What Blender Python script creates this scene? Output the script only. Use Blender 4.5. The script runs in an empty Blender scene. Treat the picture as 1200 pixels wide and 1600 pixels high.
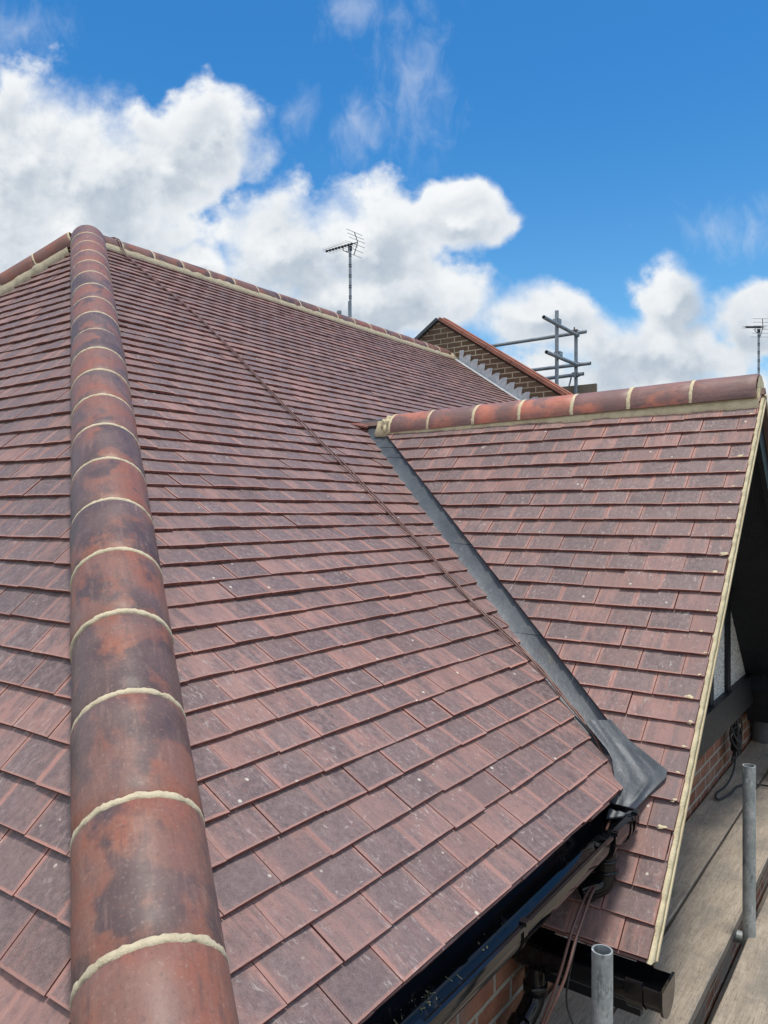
import bpy, math, random
from mathutils import Vector, noise as mn
random.seed(7)
C = bpy.context.scene
col = C.collection
rad = math.radians
EXPO = 0.43
# ------------------------------------------------------------------ camera
YAW = math.atan(860/1200.0)
cam_d = bpy.data.cameras.new('camera'); cam = bpy.data.objects.new('camera', cam_d); col.objects.link(cam)
cam_d.sensor_fit = 'HORIZONTAL'; cam_d.sensor_width = 36; cam_d.lens = 36.0
cam_d.clip_start = .05; cam_d.clip_end = 3000
cam.location = (0, 0, 0); cam.rotation_euler = (rad(90), 0, YAW)
C.camera = cam
C.view_settings.view_transform = 'Standard'; C.view_settings.look = 'None'
C.view_settings.exposure = EXPO; C.view_settings.gamma = 1
# ------------------------------------------------------------------ sun and sky
SUN = Vector((.10, -.02, .98)).normalized()      # towards the sun
sd = bpy.data.lights.new('sun', 'SUN'); so = bpy.data.objects.new('sun', sd); col.objects.link(so)
sd.energy = 2.3; sd.angle = rad(9.0); sd.color = (1, .93, .82)
so.rotation_euler = SUN.to_track_quat('Z', 'Y').to_euler()
W = bpy.data.worlds.new('World'); C.world = W; W.use_nodes = True

class NT:
    """small helper round a node tree"""
    def __init__(s, tree): s.t = tree; tree.nodes.clear(); s.x = 0
    def n(s, typ, ins=None, **props):
        nd = s.t.nodes.new(typ); s.x += 40; nd.location = (s.x, 0)
        for k, v in props.items(): setattr(nd, k, v)
        for k, v in (ins or {}).items(): s.put(nd.inputs[k], v)
        return nd
    def put(s, sock, v):
        if isinstance(v, bpy.types.NodeSocket): s.t.links.new(v, sock)
        elif isinstance(v, bpy.types.Node): s.t.links.new(v.outputs[0], sock)
        else:
            if sock.type == 'RGBA' and len(v) == 3: v = (*v, 1)
            sock.default_value = v
    def m(s, op, a, b=None, c=None, clamp=False):
        nd = s.n('ShaderNodeMath', operation=op, use_clamp=clamp)
        for i, v in enumerate((a, b, c)):
            if v is not None: s.put(nd.inputs[i], v)
        return nd.outputs[0]
    def vm(s, op, a, b=None, out=0):
        nd = s.n('ShaderNodeVectorMath', operation=op); s.put(nd.inputs[0], a)
        if b is not None: s.put(nd.inputs[1], b)
        return nd.outputs[out]
    def mix(s, f, a, b, blend='MIX'):
        nd = s.n('ShaderNodeMix', data_type='RGBA', blend_type=blend)
        s.put(nd.inputs[0], f); s.put(nd.inputs[6], a); s.put(nd.inputs[7], b); return nd.outputs[2]
    def noise(s, vec, scale, detail=4, rough=.55, w=None, dist=0):
        nd = s.n('ShaderNodeTexNoise', {'Scale': scale, 'Detail': detail, 'Roughness': rough, 'Distortion': dist}, noise_dimensions='4D' if w is not None else '3D')
        s.put(nd.inputs['Vector'], vec)
        if w is not None: s.put(nd.inputs['W'], w)
        return nd.outputs[0]
    def ss(s, v, lo, hi, a=0., b=1.):
        nd = s.n('ShaderNodeMapRange', interpolation_type='SMOOTHSTEP'); s.put(nd.inputs[0], v)
        for i, q in enumerate((lo, hi, a, b)): s.put(nd.inputs[1+i], q)
        return nd.outputs[0]

def build_world():
    g = NT(W.node_tree)
    out = g.n('ShaderNodeOutputWorld'); bg = g.n('ShaderNodeBackground'); g.t.links.new(bg.outputs[0], out.inputs[0])
    sky = g.n('ShaderNodeTexSky', sky_type='NISHITA'); sky.sun_disc = False
    el = math.asin(SUN.z); sky.sun_elevation = el; sky.sun_rotation = math.atan2(SUN.x, SUN.y)
    sky.altitude = 50; sky.air_density = 1.0; sky.dust_density = .25; sky.ozone_density = 2.6
    tc = g.n('ShaderNodeTexCoord').outputs['Generated']
    c, s = math.cos(YAW), math.sin(YAW)
    cx = g.vm('DOT_PRODUCT', tc, (c, s, 0), 1); cy = g.vm('DOT_PRODUCT', tc, (-s, c, 0), 1)
    cz = g.vm('DOT_PRODUCT', tc, (0, 0, 1), 1)
    cyc = g.m('MAXIMUM', cy, .12)
    X = g.m('MULTIPLY_ADD', g.m('DIVIDE', cx, cyc), 12.0, 6.0)          # hundreds of units across the view bearing
    Y = g.m('MULTIPLY_ADD', g.m('DIVIDE', cz, cyc), -12.0, 8.0)
    P0 = g.n('ShaderNodeCombineXYZ', {0: X, 1: Y}).outputs[0]
    # domain warp
    wn = g.n('ShaderNodeTexNoise', {'Vector': P0, 'Scale': .9, 'Detail': 3.})
    wv = g.vm('SUBTRACT', wn.outputs['Color'], (.5, .5, .5))
    P = g.vm('ADD', P0, g.vm('MULTIPLY', wv, (.9, .9, 0)))
    blobs = [(.3,2.55,1.9,1.65,1),(1.7,3.0,1.5,1.4,1),(3.35,2.05,.95,.92,1),(2.5,2.6,1.1,1.0,1),(1.,3.9,2.4,1.1,1),
             (4.4,3.95,1.2,1.15,1),(5.7,3.75,1.4,1.02,1),(7.1,3.35,.95,.55,1),(6.0,4.65,2.1,.85,1),(3.0,4.3,1.0,.5,1),
             (8.4,5.0,1.2,.62,.8),(10.2,5.5,1.9,.7,.95),(10.5,4.75,.75,.72,1),(11.7,5.0,1.0,.58,.9),(9.,6.4,5.,.9,1),
             (-2.,2.2,2.,2.,1),(14.2,4.8,2.,1.3,.9),(-4.5,4.,3.,2.,1),(17.,6.,3.,1.4,1)]
    def field(off, det):
        Pq = g.vm('ADD', P, off) if off else P; Pn = g.vm('ADD', P0, off) if off else P0
        F = None
        for bx, by, rx, ry, k in blobs:
            v = g.vm('MULTIPLY', g.vm('SUBTRACT', Pq, (bx, by, 0)), (1/rx, 1/ry, 0))
            l = g.m('MULTIPLY_ADD', g.vm('LENGTH', v, None, 1), -k, k)
            F = l if F is None else g.m('SMOOTH_MAX', F, l, .12)
        n1 = g.noise(Pn, 1.1, det, .57)
        n2 = g.noise(g.vm('ADD', Pn, (7, 3, 1)), 3.4, det, .60)
        n6 = g.noise(g.vm('ADD', Pn, (2, 9, 4)), 9.0, det, .60)
        Fn = g.m('ADD', F, g.m('MULTIPLY', g.m('SUBTRACT', n1, .5), .95))
        Fn = g.m('ADD', Fn, g.m('MULTIPLY', g.m('SUBTRACT', n2, .5), .27))
        return g.m('ADD', Fn, g.m('MULTIPLY', g.m('SUBTRACT', n6, .5), .10))
    Fn = field(None, 8); Fo = field((-.10, -.22, 0), 5)
    soft = g.noise(g.vm('ADD', P0, (4, 4, 9)), .8, 2, .5)
    cl = g.n('ShaderNodeMapRange', {0: Fn, 1: -.09, 2: g.ss(soft, .4, .6, .24, .62), 3: 0., 4: 1.}, interpolation_type='SMOOTHSTEP').outputs[0]
    # thin wisps high up
    W2 = None
    for bx, by, rx, ry, k in [(5.6,2.05,.55,.75,.75),(6.5,1.3,.75,1.5,.55),(5.5,.15,.7,.5,.7),(.2,.5,1.1,.6,.6),(4.7,1.9,.35,.6,.5),(11.5,3.6,1.2,.5,.5)]:
        v = g.vm('MULTIPLY', g.vm('SUBTRACT', P, (bx, by, 0)), (1/rx, 1/ry, 0))
        l = g.m('MULTIPLY_ADD', g.vm('LENGTH', v, None, 1), -k, k)
        W2 = l if W2 is None else g.m('MAXIMUM', W2, l)
    n3 = g.noise(g.vm('MULTIPLY', P0, (1.5, .8, 1)), 2.0, 8, .62, dist=.6)
    wisp = g.m('MULTIPLY', g.ss(g.m('ADD', W2, g.m('MULTIPLY', g.m('SUBTRACT', n3, .5), 1.25)), -.05, 1.1), .40)
    cl = g.m('MAXIMUM', cl, wisp)
    # elsewhere round the dome: broken cloud
    gn = g.noise(g.vm('MULTIPLY', tc, (1, 1, 2.2)), 2.4, 7, .58)
    gen = g.ss(gn, .38, .54)
    front = g.ss(cy, .25, .45)
    cl = g.n('ShaderNodeMix', {0: front, 2: gen, 3: cl}, data_type='FLOAT').outputs[0]
    # lit where the cloud thins towards the sun, grey where more cloud lies above
    slope = g.m('SUBTRACT', Fn, Fo)
    lit = g.ss(slope, -.42, .34)
    inner = g.ss(Fn, .05, .75)
    grey = g.m('MULTIPLY', g.m('SUBTRACT', 1.0, lit), g.m('MULTIPLY_ADD', inner, .75, .25))
    n4 = g.noise(P0, .75, 6, .55, dist=.3)
    grey = g.m('ADD', g.m('MULTIPLY', grey, .95), g.m('MULTIPLY', g.m('MULTIPLY', inner, g.ss(n4, .38, .66)), .55))
    grey = g.m('ADD', grey, g.m('MULTIPLY', g.ss(Y, 3.6, 5.4), .16), clamp=True)
    grey = g.m('SMOOTH_MIN', grey, .92, .35)
    ccol = g.mix(g.m('MULTIPLY', grey, g.m('MULTIPLY_ADD', g.noise(P0, 2.6, 7, .6), .9, .50)), (.70, .715, .725), (.335, .395, .465))
    skyc = g.vm('MULTIPLY', sky.outputs[0], (.098*.32, .098*.86, .098*1.20))
    hz = g.ss(cz, .10, .52)
    skyc = g.mix(hz, g.vm('MULTIPLY', skyc, (2.1, 1.30, 1.02)), g.vm('MULTIPLY', skyc, (.86, 1.02, 1.04)))
    colr = g.mix(cl, skyc, ccol)
    g.t.links.new(colr, bg.inputs[0]); bg.inputs[1].default_value = 1.0
build_world()

# ------------------------------------------------------------------ materials
def newmat(name):
    m = bpy.data.materials.new(name); m.use_nodes = True
    g = NT(m.node_tree); out = g.n('ShaderNodeOutputMaterial'); b = g.n('ShaderNodeBsdfPrincipled')
    g.t.links.new(b.outputs[0], out.inputs[0]); return m, g, b
def bump(g, b, h, strength=.3, dist=.002):
    nd = g.n('ShaderNodeBump', {'Strength': strength, 'Distance': dist}); g.put(nd.inputs['Height'], h)
    g.t.links.new(nd.outputs[0], b.inputs['Normal'])
def plain(name, c, rough=.5, metal=0, var=.25, scale=12, bumps=.2, c2=None, spec=.5, stretch=(1, 1, 1)):
    m, g, b = newmat(name); o = g.n('ShaderNodeTexCoord').outputs['Object']
    o = g.vm('MULTIPLY', o, stretch)
    n = g.noise(o, scale, 6, .6)
    c2 = c2 or tuple(x*(1-var) for x in c)
    f = g.ss(n, .35, .68)
    g.put(b.inputs['Base Color'], g.mix(f, c, c2))
    g.put(b.inputs['Roughness'], g.m('MULTIPLY_ADD', g.noise(o, scale*3, 3), .25, rough-.12)); b.inputs['Metallic'].default_value = metal
    b.inputs['Specular IOR Level'].default_value = spec
    if bumps: bump(g, b, g.noise(o, scale*6, 5), bumps, .003)
    return m

def mat_tiles():
    m, g, b = newmat('clay_plain_tile')
    o = g.n('ShaderNodeTexCoord').outputs['Object']
    uv = g.n('ShaderNodeUVMap', uv_map='UVMap').outputs[0]             # metres on the tile: across, up from tail
    at = g.n('ShaderNodeVertexColor', layer_name='tint'); sep = g.n('ShaderNodeSeparateColor', {0: at.outputs[0]})
    r1, r2, r3 = sep.outputs[0], sep.outputs[1], sep.outputs[2]
    w = g.m('MULTIPLY', r1, 60.)
    su = g.vm('MULTIPLY', uv, (1.0, .38, 1))
    nA = g.noise(su, 16, 4, .6, w)             # broad smoky patches, drawn out down the slope
    nB = g.noise(g.vm('MULTIPLY', uv, (1, .12, 1)), 70, 4, .6, w)     # streaks
    nC = g.noise(uv, 55, 6, .65, w)
    nF = g.noise(uv, 420, 3, .6, w)
    red = g.m('ADD', g.m('MULTIPLY', g.m('SUBTRACT', nA, .5), 2.3), g.m('MULTIPLY', g.m('SUBTRACT', nB, .5), 1.1))
    red = g.m('ADD', red, g.m('MULTIPLY_ADD', r2, .9, -.42))
    # bare clay edges along the sides and tail where the smoke finish stops
    su2 = g.n('ShaderNodeSeparateXYZ', {0: uv}); ux, uy = su2.outputs[0], su2.outputs[1]
    e = g.m('SUBTRACT', .0825, g.m('ABSOLUTE', g.m('SUBTRACT', ux, .0825)))
    e = g.m('ADD', e, g.m('MULTIPLY', g.m('SUBTRACT', nC, .5), .028))
    side = g.m('MULTIPLY', g.ss(e, .003, .017, 1, 0), g.ss(r3, .2, .8, .45, 1.1))
    te = g.m('ADD', uy, g.m('MULTIPLY', g.m('SUBTRACT', nC, .5), .012))
    tail = g.ss(te, .001, .008, 1., 0)
    f = g.m('ADD', g.m('MULTIPLY', g.ss(red, -.05, .80), .85), g.m('MAXIMUM', g.m('MULTIPLY', side, .95), tail), clamp=True)
    base = g.mix(r3, (.096, .066, .068), (.160, .104, .102))
    base = g.mix(g.ss(nC, .36, .75), base, (.25, .172, .168))
    c = g.mix(f, base, g.mix(r2, (.47, .225, .18), (.38, .20, .17)))
    odd = g.ss(g.noise(g.vm('MULTIPLY', at.outputs[0], (9, 9, 9)), 3.1, 1), .56, .60)
    c = g.mix(g.m('MULTIPLY', odd, .30), c, g.mix(r3, (.085, .062, .066), (.30, .145, .112)))
    run = g.noise(g.vm('MULTIPLY', o, (.5, 5.5, .5)), 1.6, 5, .6)
    c = g.mix(g.ss(run, .54, .72, 0, .40), c, (.27, .175, .155))
    big = g.noise(o, 1.1, 4, .6)
    c = g.mix(g.m('MULTIPLY', g.ss(big, .42, .66), .38), c, (.150, .108, .110))
    c = g.mix(g.ss(nF, .40, .72, .0, .42), c, (.36, .28, .27))
    # chalky scuffs and mortar specks
    sc = g.noise(g.vm('MULTIPLY', uv, (1, .3, 1)), 75, 7, .75, w, dist=1.4)
    sc = g.m('MULTIPLY', g.ss(sc, .535, .66), g.ss(g.noise(o, 3.1, 3), .36, .58))
    c = g.mix(g.m('MULTIPLY', sc, .50), c, (.56, .50, .48))
    fl = g.noise(g.vm('ADD', o, (5, 2, 8)), 34, 7, .72, dist=.8)
    c = g.mix(g.m('MULTIPLY', g.ss(fl, .60, .68), g.ss(g.noise(o, 2.0, 3),   .46, .62, .10, .75)), c, (.52, .47, .44))
    dk = g.noise(g.vm('ADD', o, (1, 7, 3)), 60, 6, .7)
    c = g.mix(g.ss(dk, .56, .72, 0, .55), c, (.075, .058, .06))
    sp = g.n('ShaderNodeTexVoronoi', {'Vector': o, 'Scale': 13.})
    spk = g.m('MULTIPLY', g.ss(g.m('ADD', sp.outputs[0], g.m('MULTIPLY', g.m('SUBTRACT', nC, .5), .05)), .055, .085, 1, 0), g.ss(g.noise(o, 6, 2), .48, .56))
    c = g.mix(g.m('MULTIPLY', spk, .85), c, (.66, .61, .52))
    g.put(b.inputs['Base Color'], c)
    g.put(b.inputs['Roughness'], g.m('ADD', g.m('MULTIPLY_ADD', nC, .35, .40), g.m('MULTIPLY', f, .12)))
    b.inputs['Specular IOR Level'].default_value = .40
    h = g.m('ADD', g.m('MULTIPLY', nC, .8), g.m('MULTIPLY', nF, .35))
    bump(g, b, h, .7, .0025)
    return m
def mat_cut():      # freshly fired edge of a tile
    m, g, b = newmat('tile_edge_clay'); o = g.n('ShaderNodeTexCoord').outputs['Object']
    c = g.mix(g.ss(g.noise(o, 45, 4), .3, .7), (.15, .052, .042), (.27, .105, .08))
    g.put(b.inputs['Base Color'], c); b.inputs['Roughness'].default_value = .85
    bump(g, b, g.noise(o, 260, 4), .5, .002); return m
def mat_ridge(name, clay, smoke, scale):
    m, g, b = newmat(name)
    uv = g.n('ShaderNodeUVMap', uv_map='UVMap').outputs[0]
    at = g.n('ShaderNodeVertexColor', layer_name='tint'); sep = g.n('ShaderNodeSeparateColor', {0: at.outputs[0]})
    w = g.m('MULTIPLY', sep.outputs[0], 40.)
    nA = g.noise(g.vm('MULTIPLY', uv, (1.0, .8, 1)), scale*1.25, 3, .5, w, dist=.25)
    nB = g.noise(uv, 26, 5, .6, w)
    nF = g.noise(uv, 300, 4, .6, w)
    v = g.m('ADD', g.m('ADD', nA, g.m('MULTIPLY', g.m('SUBTRACT', nB, .5), .30)), g.m('MULTIPLY_ADD', sep.outputs[1], .20, -.10))
    f = g.ss(v, .47, .58)
    cl = g.mix(g.ss(nB, .3, .7), clay, tuple(x*q for x, q in zip(clay, (1.18, .95, .9))))
    c = g.mix(g.m('MULTIPLY', f, .80), cl, smoke)
    mid = g.noise(uv, 7, 3, .5, g.m('ADD', w, 9.))
    c = g.mix(g.ss(mid, .36, .62, 0, .62), c, (.185, .118, .108))
    st = g.noise(g.vm('MULTIPLY', uv, (1, .16, 1)), 60, 5, .65, w)
    c = g.mix(g.ss(st, .52, .74, 0, .45), c, (.34, .21, .17)); c = g.mix(g.ss(st, .48, .30, 0, .45), c, (.09, .065, .065))
    gr = g.noise(uv, 120, 5, .7, w)
    c = g.mix(g.ss(gr, .54, .70, 0, .5), c, (.36, .26, .22)); c = g.mix(g.ss(gr, .46, .32, 0, .5), c, (.075, .05, .05))
    ch = g.noise(uv, 22, 7, .78, g.m('ADD', w, 3.), dist=1.)
    c = g.mix(g.ss(ch, .63, .68, 0, .75), c, (.42, .19, .12))
    sp = g.n('ShaderNodeTexVoronoi', {'Vector': uv, 'Scale': 17.})
    spk = g.m('MULTIPLY', g.ss(sp.outputs[0], .03, .05, 1, 0), g.ss(g.noise(uv, 9, 2, .5, w), .54, .62))
    c = g.mix(g.m('MULTIPLY', spk, .8), c, (.6, .52, .42))
    g.put(b.inputs['Base Color'], c)
    g.put(b.inputs['Roughness'], g.m('MULTIPLY_ADD', nB, .30, .36)); b.inputs['Specular IOR Level'].default_value = .42
    bump(g, b, g.m('ADD', g.m('MULTIPLY', nB, .6), g.m('MULTIPLY', nF, .25)), .35, .0022); return m
def mat_mortar(name, c=(.68, .59, .42), c2=(.55, .47, .33)):
    m, g, b = newmat(name); o = g.n('ShaderNodeTexCoord').outputs['Object']
    n = g.noise(o, 22, 6, .65); n2 = g.noise(o, 160, 5, .7)
    g.put(b.inputs['Base Color'], g.mix(g.ss(n2, .55, .75, 0, .5), g.mix(g.ss(n, .4, .7), c, c2), tuple(x*.55 for x in c2)))
    b.inputs['Roughness'].default_value = .95; b.inputs['Specular IOR Level'].default_value = .15
    bump(g, b, g.m('ADD', n, n2), .8, .005); return m
def mat_brick(name, axis, bricks, mortar, dark=None, dirt=.5, hue=(.1, .6)):
    m, g, b = newmat(name); o = g.n('ShaderNodeTexCoord').outputs['Object']
    s = g.n('ShaderNodeSeparateXYZ', {0: o}); a = s.outputs[0 if axis == 'x' else 1]
    wob = g.m('MULTIPLY', g.m('SUBTRACT', g.noise(o, 11, 3), .5), .008)
    v = g.n('ShaderNodeCombineXYZ', {0: g.m('ADD', a, wob), 1: g.m('ADD', s.outputs[2], wob)}).outputs[0]
    bt = g.n('ShaderNodeTexBrick', {'Vector': v, 'Scale': 1., 'Mortar Size': .0095, 'Mortar Smooth': .3, 'Bias': 0., 'Brick Width': .225, 'Row Height': .075,
             'Color1': (0, 0, 0, 1), 'Color2': (1, 1, 1, 1), 'Mortar': (.5, .5, .5, 1)})
    bt.offset = .5
    n = g.noise(o, 9, 5); n2 = g.noise(o, 90, 5, .7)
    bc = g.mix(bt.outputs[0], bricks[0], bricks[1]); bc = g.mix(g.ss(n, .35, .7), bc, bricks[2])
    bc = g.mix(g.ss(n2, .4, .8, 0, .5), bc, tuple(x*.5 for x in bricks[0]))
    mc = g.mix(g.ss(n2, .35, .75), mortar, tuple(x*.6 for x in mortar))
    c = g.mix(bt.outputs['Fac'], bc, mc)
    c = g.mix(g.m('MULTIPLY', g.ss(g.noise(o, 2.3, 5), .45, .7), dirt), c, dark or tuple(x*.45 for x in mortar))
    g.put(b.inputs['Base Color'], c); b.inputs['Roughness'].default_value = .9; b.inputs['Specular IOR Level'].default_value = .2
    bump(g, b, g.m('ADD', g.m('MULTIPLY', bt.outputs['Fac'], -1.), g.m('MULTIPLY', n2, .5)), .9, .006); return m
def mat_wood(name, ca, cb, cc):
    m, g, b = newmat(name); o = g.n('ShaderNodeTexCoord').outputs['Object']
    oi = g.n('ShaderNodeObjectInfo').outputs['Random']; w = g.m('MULTIPLY', oi, 30.)
    gr = g.noise(g.vm('MULTIPLY', o, (30, 2.6, 30)), 2.2, 8, .70, w, dist=1.2)
    fine = g.noise(g.vm('MULTIPLY', o, (110, 9, 110)), 2.0, 6, .7, w, dist=.6)
    saw = g.noise(g.vm('MULTIPLY', o, (6, 90, 6)), 2.0, 5, .65, w)
    dirt = g.noise(o, 38, 8, .75, w)
    blot = g.noise(g.vm('MULTIPLY', o, (1, .6, 1)), 5.5, 5, .62, w)
    c = g.mix(g.ss(gr, .38, .62), ca, cb); c = g.mix(g.ss(blot, .42, .64, 0, .9), c, cc)
    crk = g.noise(g.vm('MULTIPLY', o, (70, 1.6, 70)), 1.3, 5, .6, g.m('ADD', w, 5.), dist=.4)
    c = g.mix(g.ss(g.m('ABSOLUTE', g.m('SUBTRACT', crk, .5)), .0, .012, .75, 0), c, (.07, .058, .048))
    c = g.mix(g.ss(fine, .55, .68, 0, .6), c, tuple(x*.35 for x in cb)); c = g.mix(g.ss(saw, .5, .72, 0, .25), c, (.5, .45, .38))
    c = g.mix(g.ss(dirt, .52, .66, 0, .5), c, (.17, .15, .13)); c = g.mix(g.ss(dirt, .44, .34, 0, .4), c, (.52, .47, .40))
    sp = g.n('ShaderNodeTexVoronoi', {'Vector': o, 'Scale': 12.}); kn = g.m('MULTIPLY', g.ss(sp.outputs[0], .05, .10, 1, 0), g.ss(g.noise(o, 2.7, 2, .5, w), .53, .6))
    c = g.mix(g.m('MULTIPLY', kn, .7), c, (.10, .08, .065))
    sp2 = g.n('ShaderNodeTexVoronoi', {'Vector': o, 'Scale': 34.}); k2 = g.m('MULTIPLY', g.ss(sp2.outputs[0], .05, .09, 1, 0), g.ss(g.noise(o, 6, 2), .55, .6))
    c = g.mix(g.m('MULTIPLY', k2, .7), c, (.62, .58, .5))
    g.put(b.inputs['Base Color'], c); b.inputs['Roughness'].default_value = .88; b.inputs['Specular IOR Level'].default_value = .2
    bump(g, b, g.m('ADD', gr, fine), .5, .0025); return m
def mat_pebble():
    m, g, b = newmat('pebbledash'); o = g.n('ShaderNodeTexCoord').outputs['Object']
    v = g.n('ShaderNodeTexVoronoi', {'Vector': o, 'Scale': 75.})
    n = g.noise(o, 60, 4, .7)
    c = g.mix(g.ss(v.outputs[0], .35, .7), (.86, .86, .84), (.46, .46, .44)); c = g.mix(g.ss(n, .6, .75), c, (.25, .25, .22))
    g.put(b.inputs['Base Color'], c); b.inputs['Roughness'].default_value = .9
    bump(g, b, g.m('SUBTRACT', n, v.outputs[0]), 1., .012); return m
def mat_galv():
    m, g, b = newmat('galvanised_tube'); o = g.n('ShaderNodeTexCoord').outputs['Object']
    v = g.n('ShaderNodeTexVoronoi', {'Vector': o, 'Scale': 90.}); n = g.noise(o, 14, 6, .65)
    c = g.mix(g.ss(n, .35, .65), (.33, .36, .36), (.54, .56, .55)); c = g.mix(g.m('MULTIPLY', v.outputs[0], .5), c, (.20, .23, .235))
    n2 = g.noise(g.vm('MULTIPLY', o, (1, 1, .35)), 38, 6, .7)
    c = g.mix(g.ss(n2, .58, .66), c, (.74, .76, .74)); c = g.mix(g.ss(n2, .42, .34), c, (.20, .22, .22))
    g.put(b.inputs['Base Color'], c); b.inputs['Metallic'].default_value = .35; g.put(b.inputs['Roughness'], g.m('MULTIPLY_ADD', n, .3, .42))
    bump(g, b, n2, .4, .002); return m
def mat_lead():
    m, g, b = newmat('sheet_lead'); o = g.n('ShaderNodeTexCoord').outputs['Object']
    n = g.noise(o, 3.4, 5, .6); n2 = g.noise(o, 40, 5, .65)
    c = g.mix(g.ss(n, .38, .66), (.060, .071, .086), (.105, .118, .132)); c = g.mix(g.ss(n2, .56, .78, 0, .35), c, (.24, .26, .27))
    br = g.noise(g.vm('ADD', o, (3, 1, 2)), 5, 4, .6); c = g.mix(g.ss(br, .58, .75, 0, .5), c, (.12, .10, .075))
    sp = g.n('ShaderNodeTexVoronoi', {'Vector': o, 'Scale': 22.}); k = g.m('MULTIPLY', g.ss(sp.outputs[0], .03, .05, 1, 0), g.ss(g.noise(o, 7, 2), .53, .6))
    c = g.mix(k, c, (.5, .52, .52))
    g.put(b.inputs['Base Color'], c); g.put(b.inputs['Roughness'], g.m('MULTIPLY_ADD', n2, .25, .36)); b.inputs['Metallic'].default_value = .25
    bump(g, b, g.m('ADD', g.m('MULTIPLY', n, 2.), n2), .35, .006); return m
def mat_blackplastic():
    m, g, b = newmat('black_upvc'); o = g.n('ShaderNodeTexCoord').outputs['Object']
    n = g.noise(o, 9, 6, .65); n2 = g.noise(o, 70, 6, .7)
    d = g.m('MULTIPLY', g.ss(n, .55, .75), g.ss(n2, .45, .68))
    g.put(b.inputs['Base Color'], g.mix(g.m('MULTIPLY', d, .5), (.005, .0055, .007), (.06, .056, .048)))
    g.put(b.inputs['Roughness'], g.m('MULTIPLY_ADD', d, .45, .09)); b.inputs['Specular IOR Level'].default_value = .38
    return m

M = dict(tile=mat_tiles(), cut=mat_cut(),
    hip=mat_ridge('half_round_hip_clay', (.265, .112, .075), (.050, .050, .062), 5.2),
    ridge=mat_ridge('half_round_ridge_clay', (.52, .20, .135), (.20, .13, .13), 3.6),
    mortar=mat_mortar('sand_mortar'), mortar_y=mat_mortar('fresh_mortar', (.76, .66, .44), (.62, .53, .35)),
    mortar_g=mat_mortar('grey_mortar', (.46, .42, .36), (.34, .31, .27)),
    ucl=plain('undercloak_board', (.68, .59, .40), .8, scale=9, c2=(.54, .45, .28), stretch=(1, .3, .3)),
    brick=mat_brick('red_brick', 'y', ((.25, .10, .06), (.17, .065, .042), (.33, .16, .10)), (.40, .365, .31), dark=(.24, .22, .195), dirt=.75),
    brickx=mat_brick('red_brick_side', 'x', ((.25, .10, .06), (.17, .065, .042), (.33, .16, .10)), (.40, .365, .31), dark=(.24, .22, .195), dirt=.75),
    oldbrick=mat_brick('old_stock_brick', 'x', ((.12, .078, .052), (.22, .135, .085), (.17, .115, .075)), (.58, .49, .36), dark=(.13, .10, .075), dirt=.35),
    coping=plain('red_coping_clay', (.42, .165, .105), .7, scale=5, c2=(.28, .12, .085)),
    lead=mat_lead(), newlead=plain('bright_lead', (.62, .64, .66), .5, .1, scale=20, c2=(.46, .48, .50)),
    pvc=mat_blackplastic(), blackpaint=plain('black_gloss_paint', (.008, .0095, .013), .5, scale=14, c2=(.013, .015, .019), bumps=.3, spec=.3),
    pebble=mat_pebble(), galv=mat_galv(), deck=plain('roof_underlay', (.03, .025, .024), .9),
    board=mat_wood('scaffold_plank', (.43, .365, .29), (.33, .275, .215), (.24, .215, .18)),
    toe=mat_wood('toe_board_wood', (.34, .26, .18), (.24, .18, .13), (.28, .24, .2)),
    red=plain('red_band_paint', (.42, .04, .045), .6), ground=plain('ground_soil', (.10, .09, .075), .95, scale=2, c2=(.06, .065, .045)),
    cable=plain('brown_cable_sheath', (.17, .085, .07), .42, scale=20), cableb=plain('black_cable_sheath', (.012, .012, .014), .4),
    ally=plain('aerial_aluminium', (.36, .38, .40), .38, .7, scale=20), dark=plain('aerial_black_plastic', (.022, .024, .028), .5),
    steel=plain('far_scaffold_steel', (.33, .37, .40), .5, .3, scale=9, c2=(.22, .25, .28)), rust=plain('rusty_coupler', (.20, .13, .11), .7, .2),
    straw=plain('dry_moss', (.22, .21, .13), .95, c2=(.12, .13, .07)), grey=plain('grey_plastic', (.17, .18, .19), .5),
    white=plain('printed_white_plastic', (.70, .71, .72), .35), yellow=plain('yellow_print', (.62, .42, .04), .4), slate=plain('far_roof_tile', (.16, .10, .085), .8, scale=5))

# ------------------------------------------------------------------ object helpers
def link(name, me, parent=None):
    o = bpy.data.objects.new(name, me); col.objects.link(o)
    if parent is not None: o.parent = parent
    return o
def tag(o, label=None, cat=None, group=None, kind=None):
    if label: o['label'] = label
    if cat: o['category'] = cat
    if group: o['group'] = group
    if kind: o['kind'] = kind
    return o
def thing(name, label, cat, group=None, loc=(0, 0, 0)):
    return tag(link(name, None), label, cat, group) if loc == (0, 0, 0) else _loc(tag(link(name, None), label, cat, group), loc)
def _loc(o, l): o.location = l; return o

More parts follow.
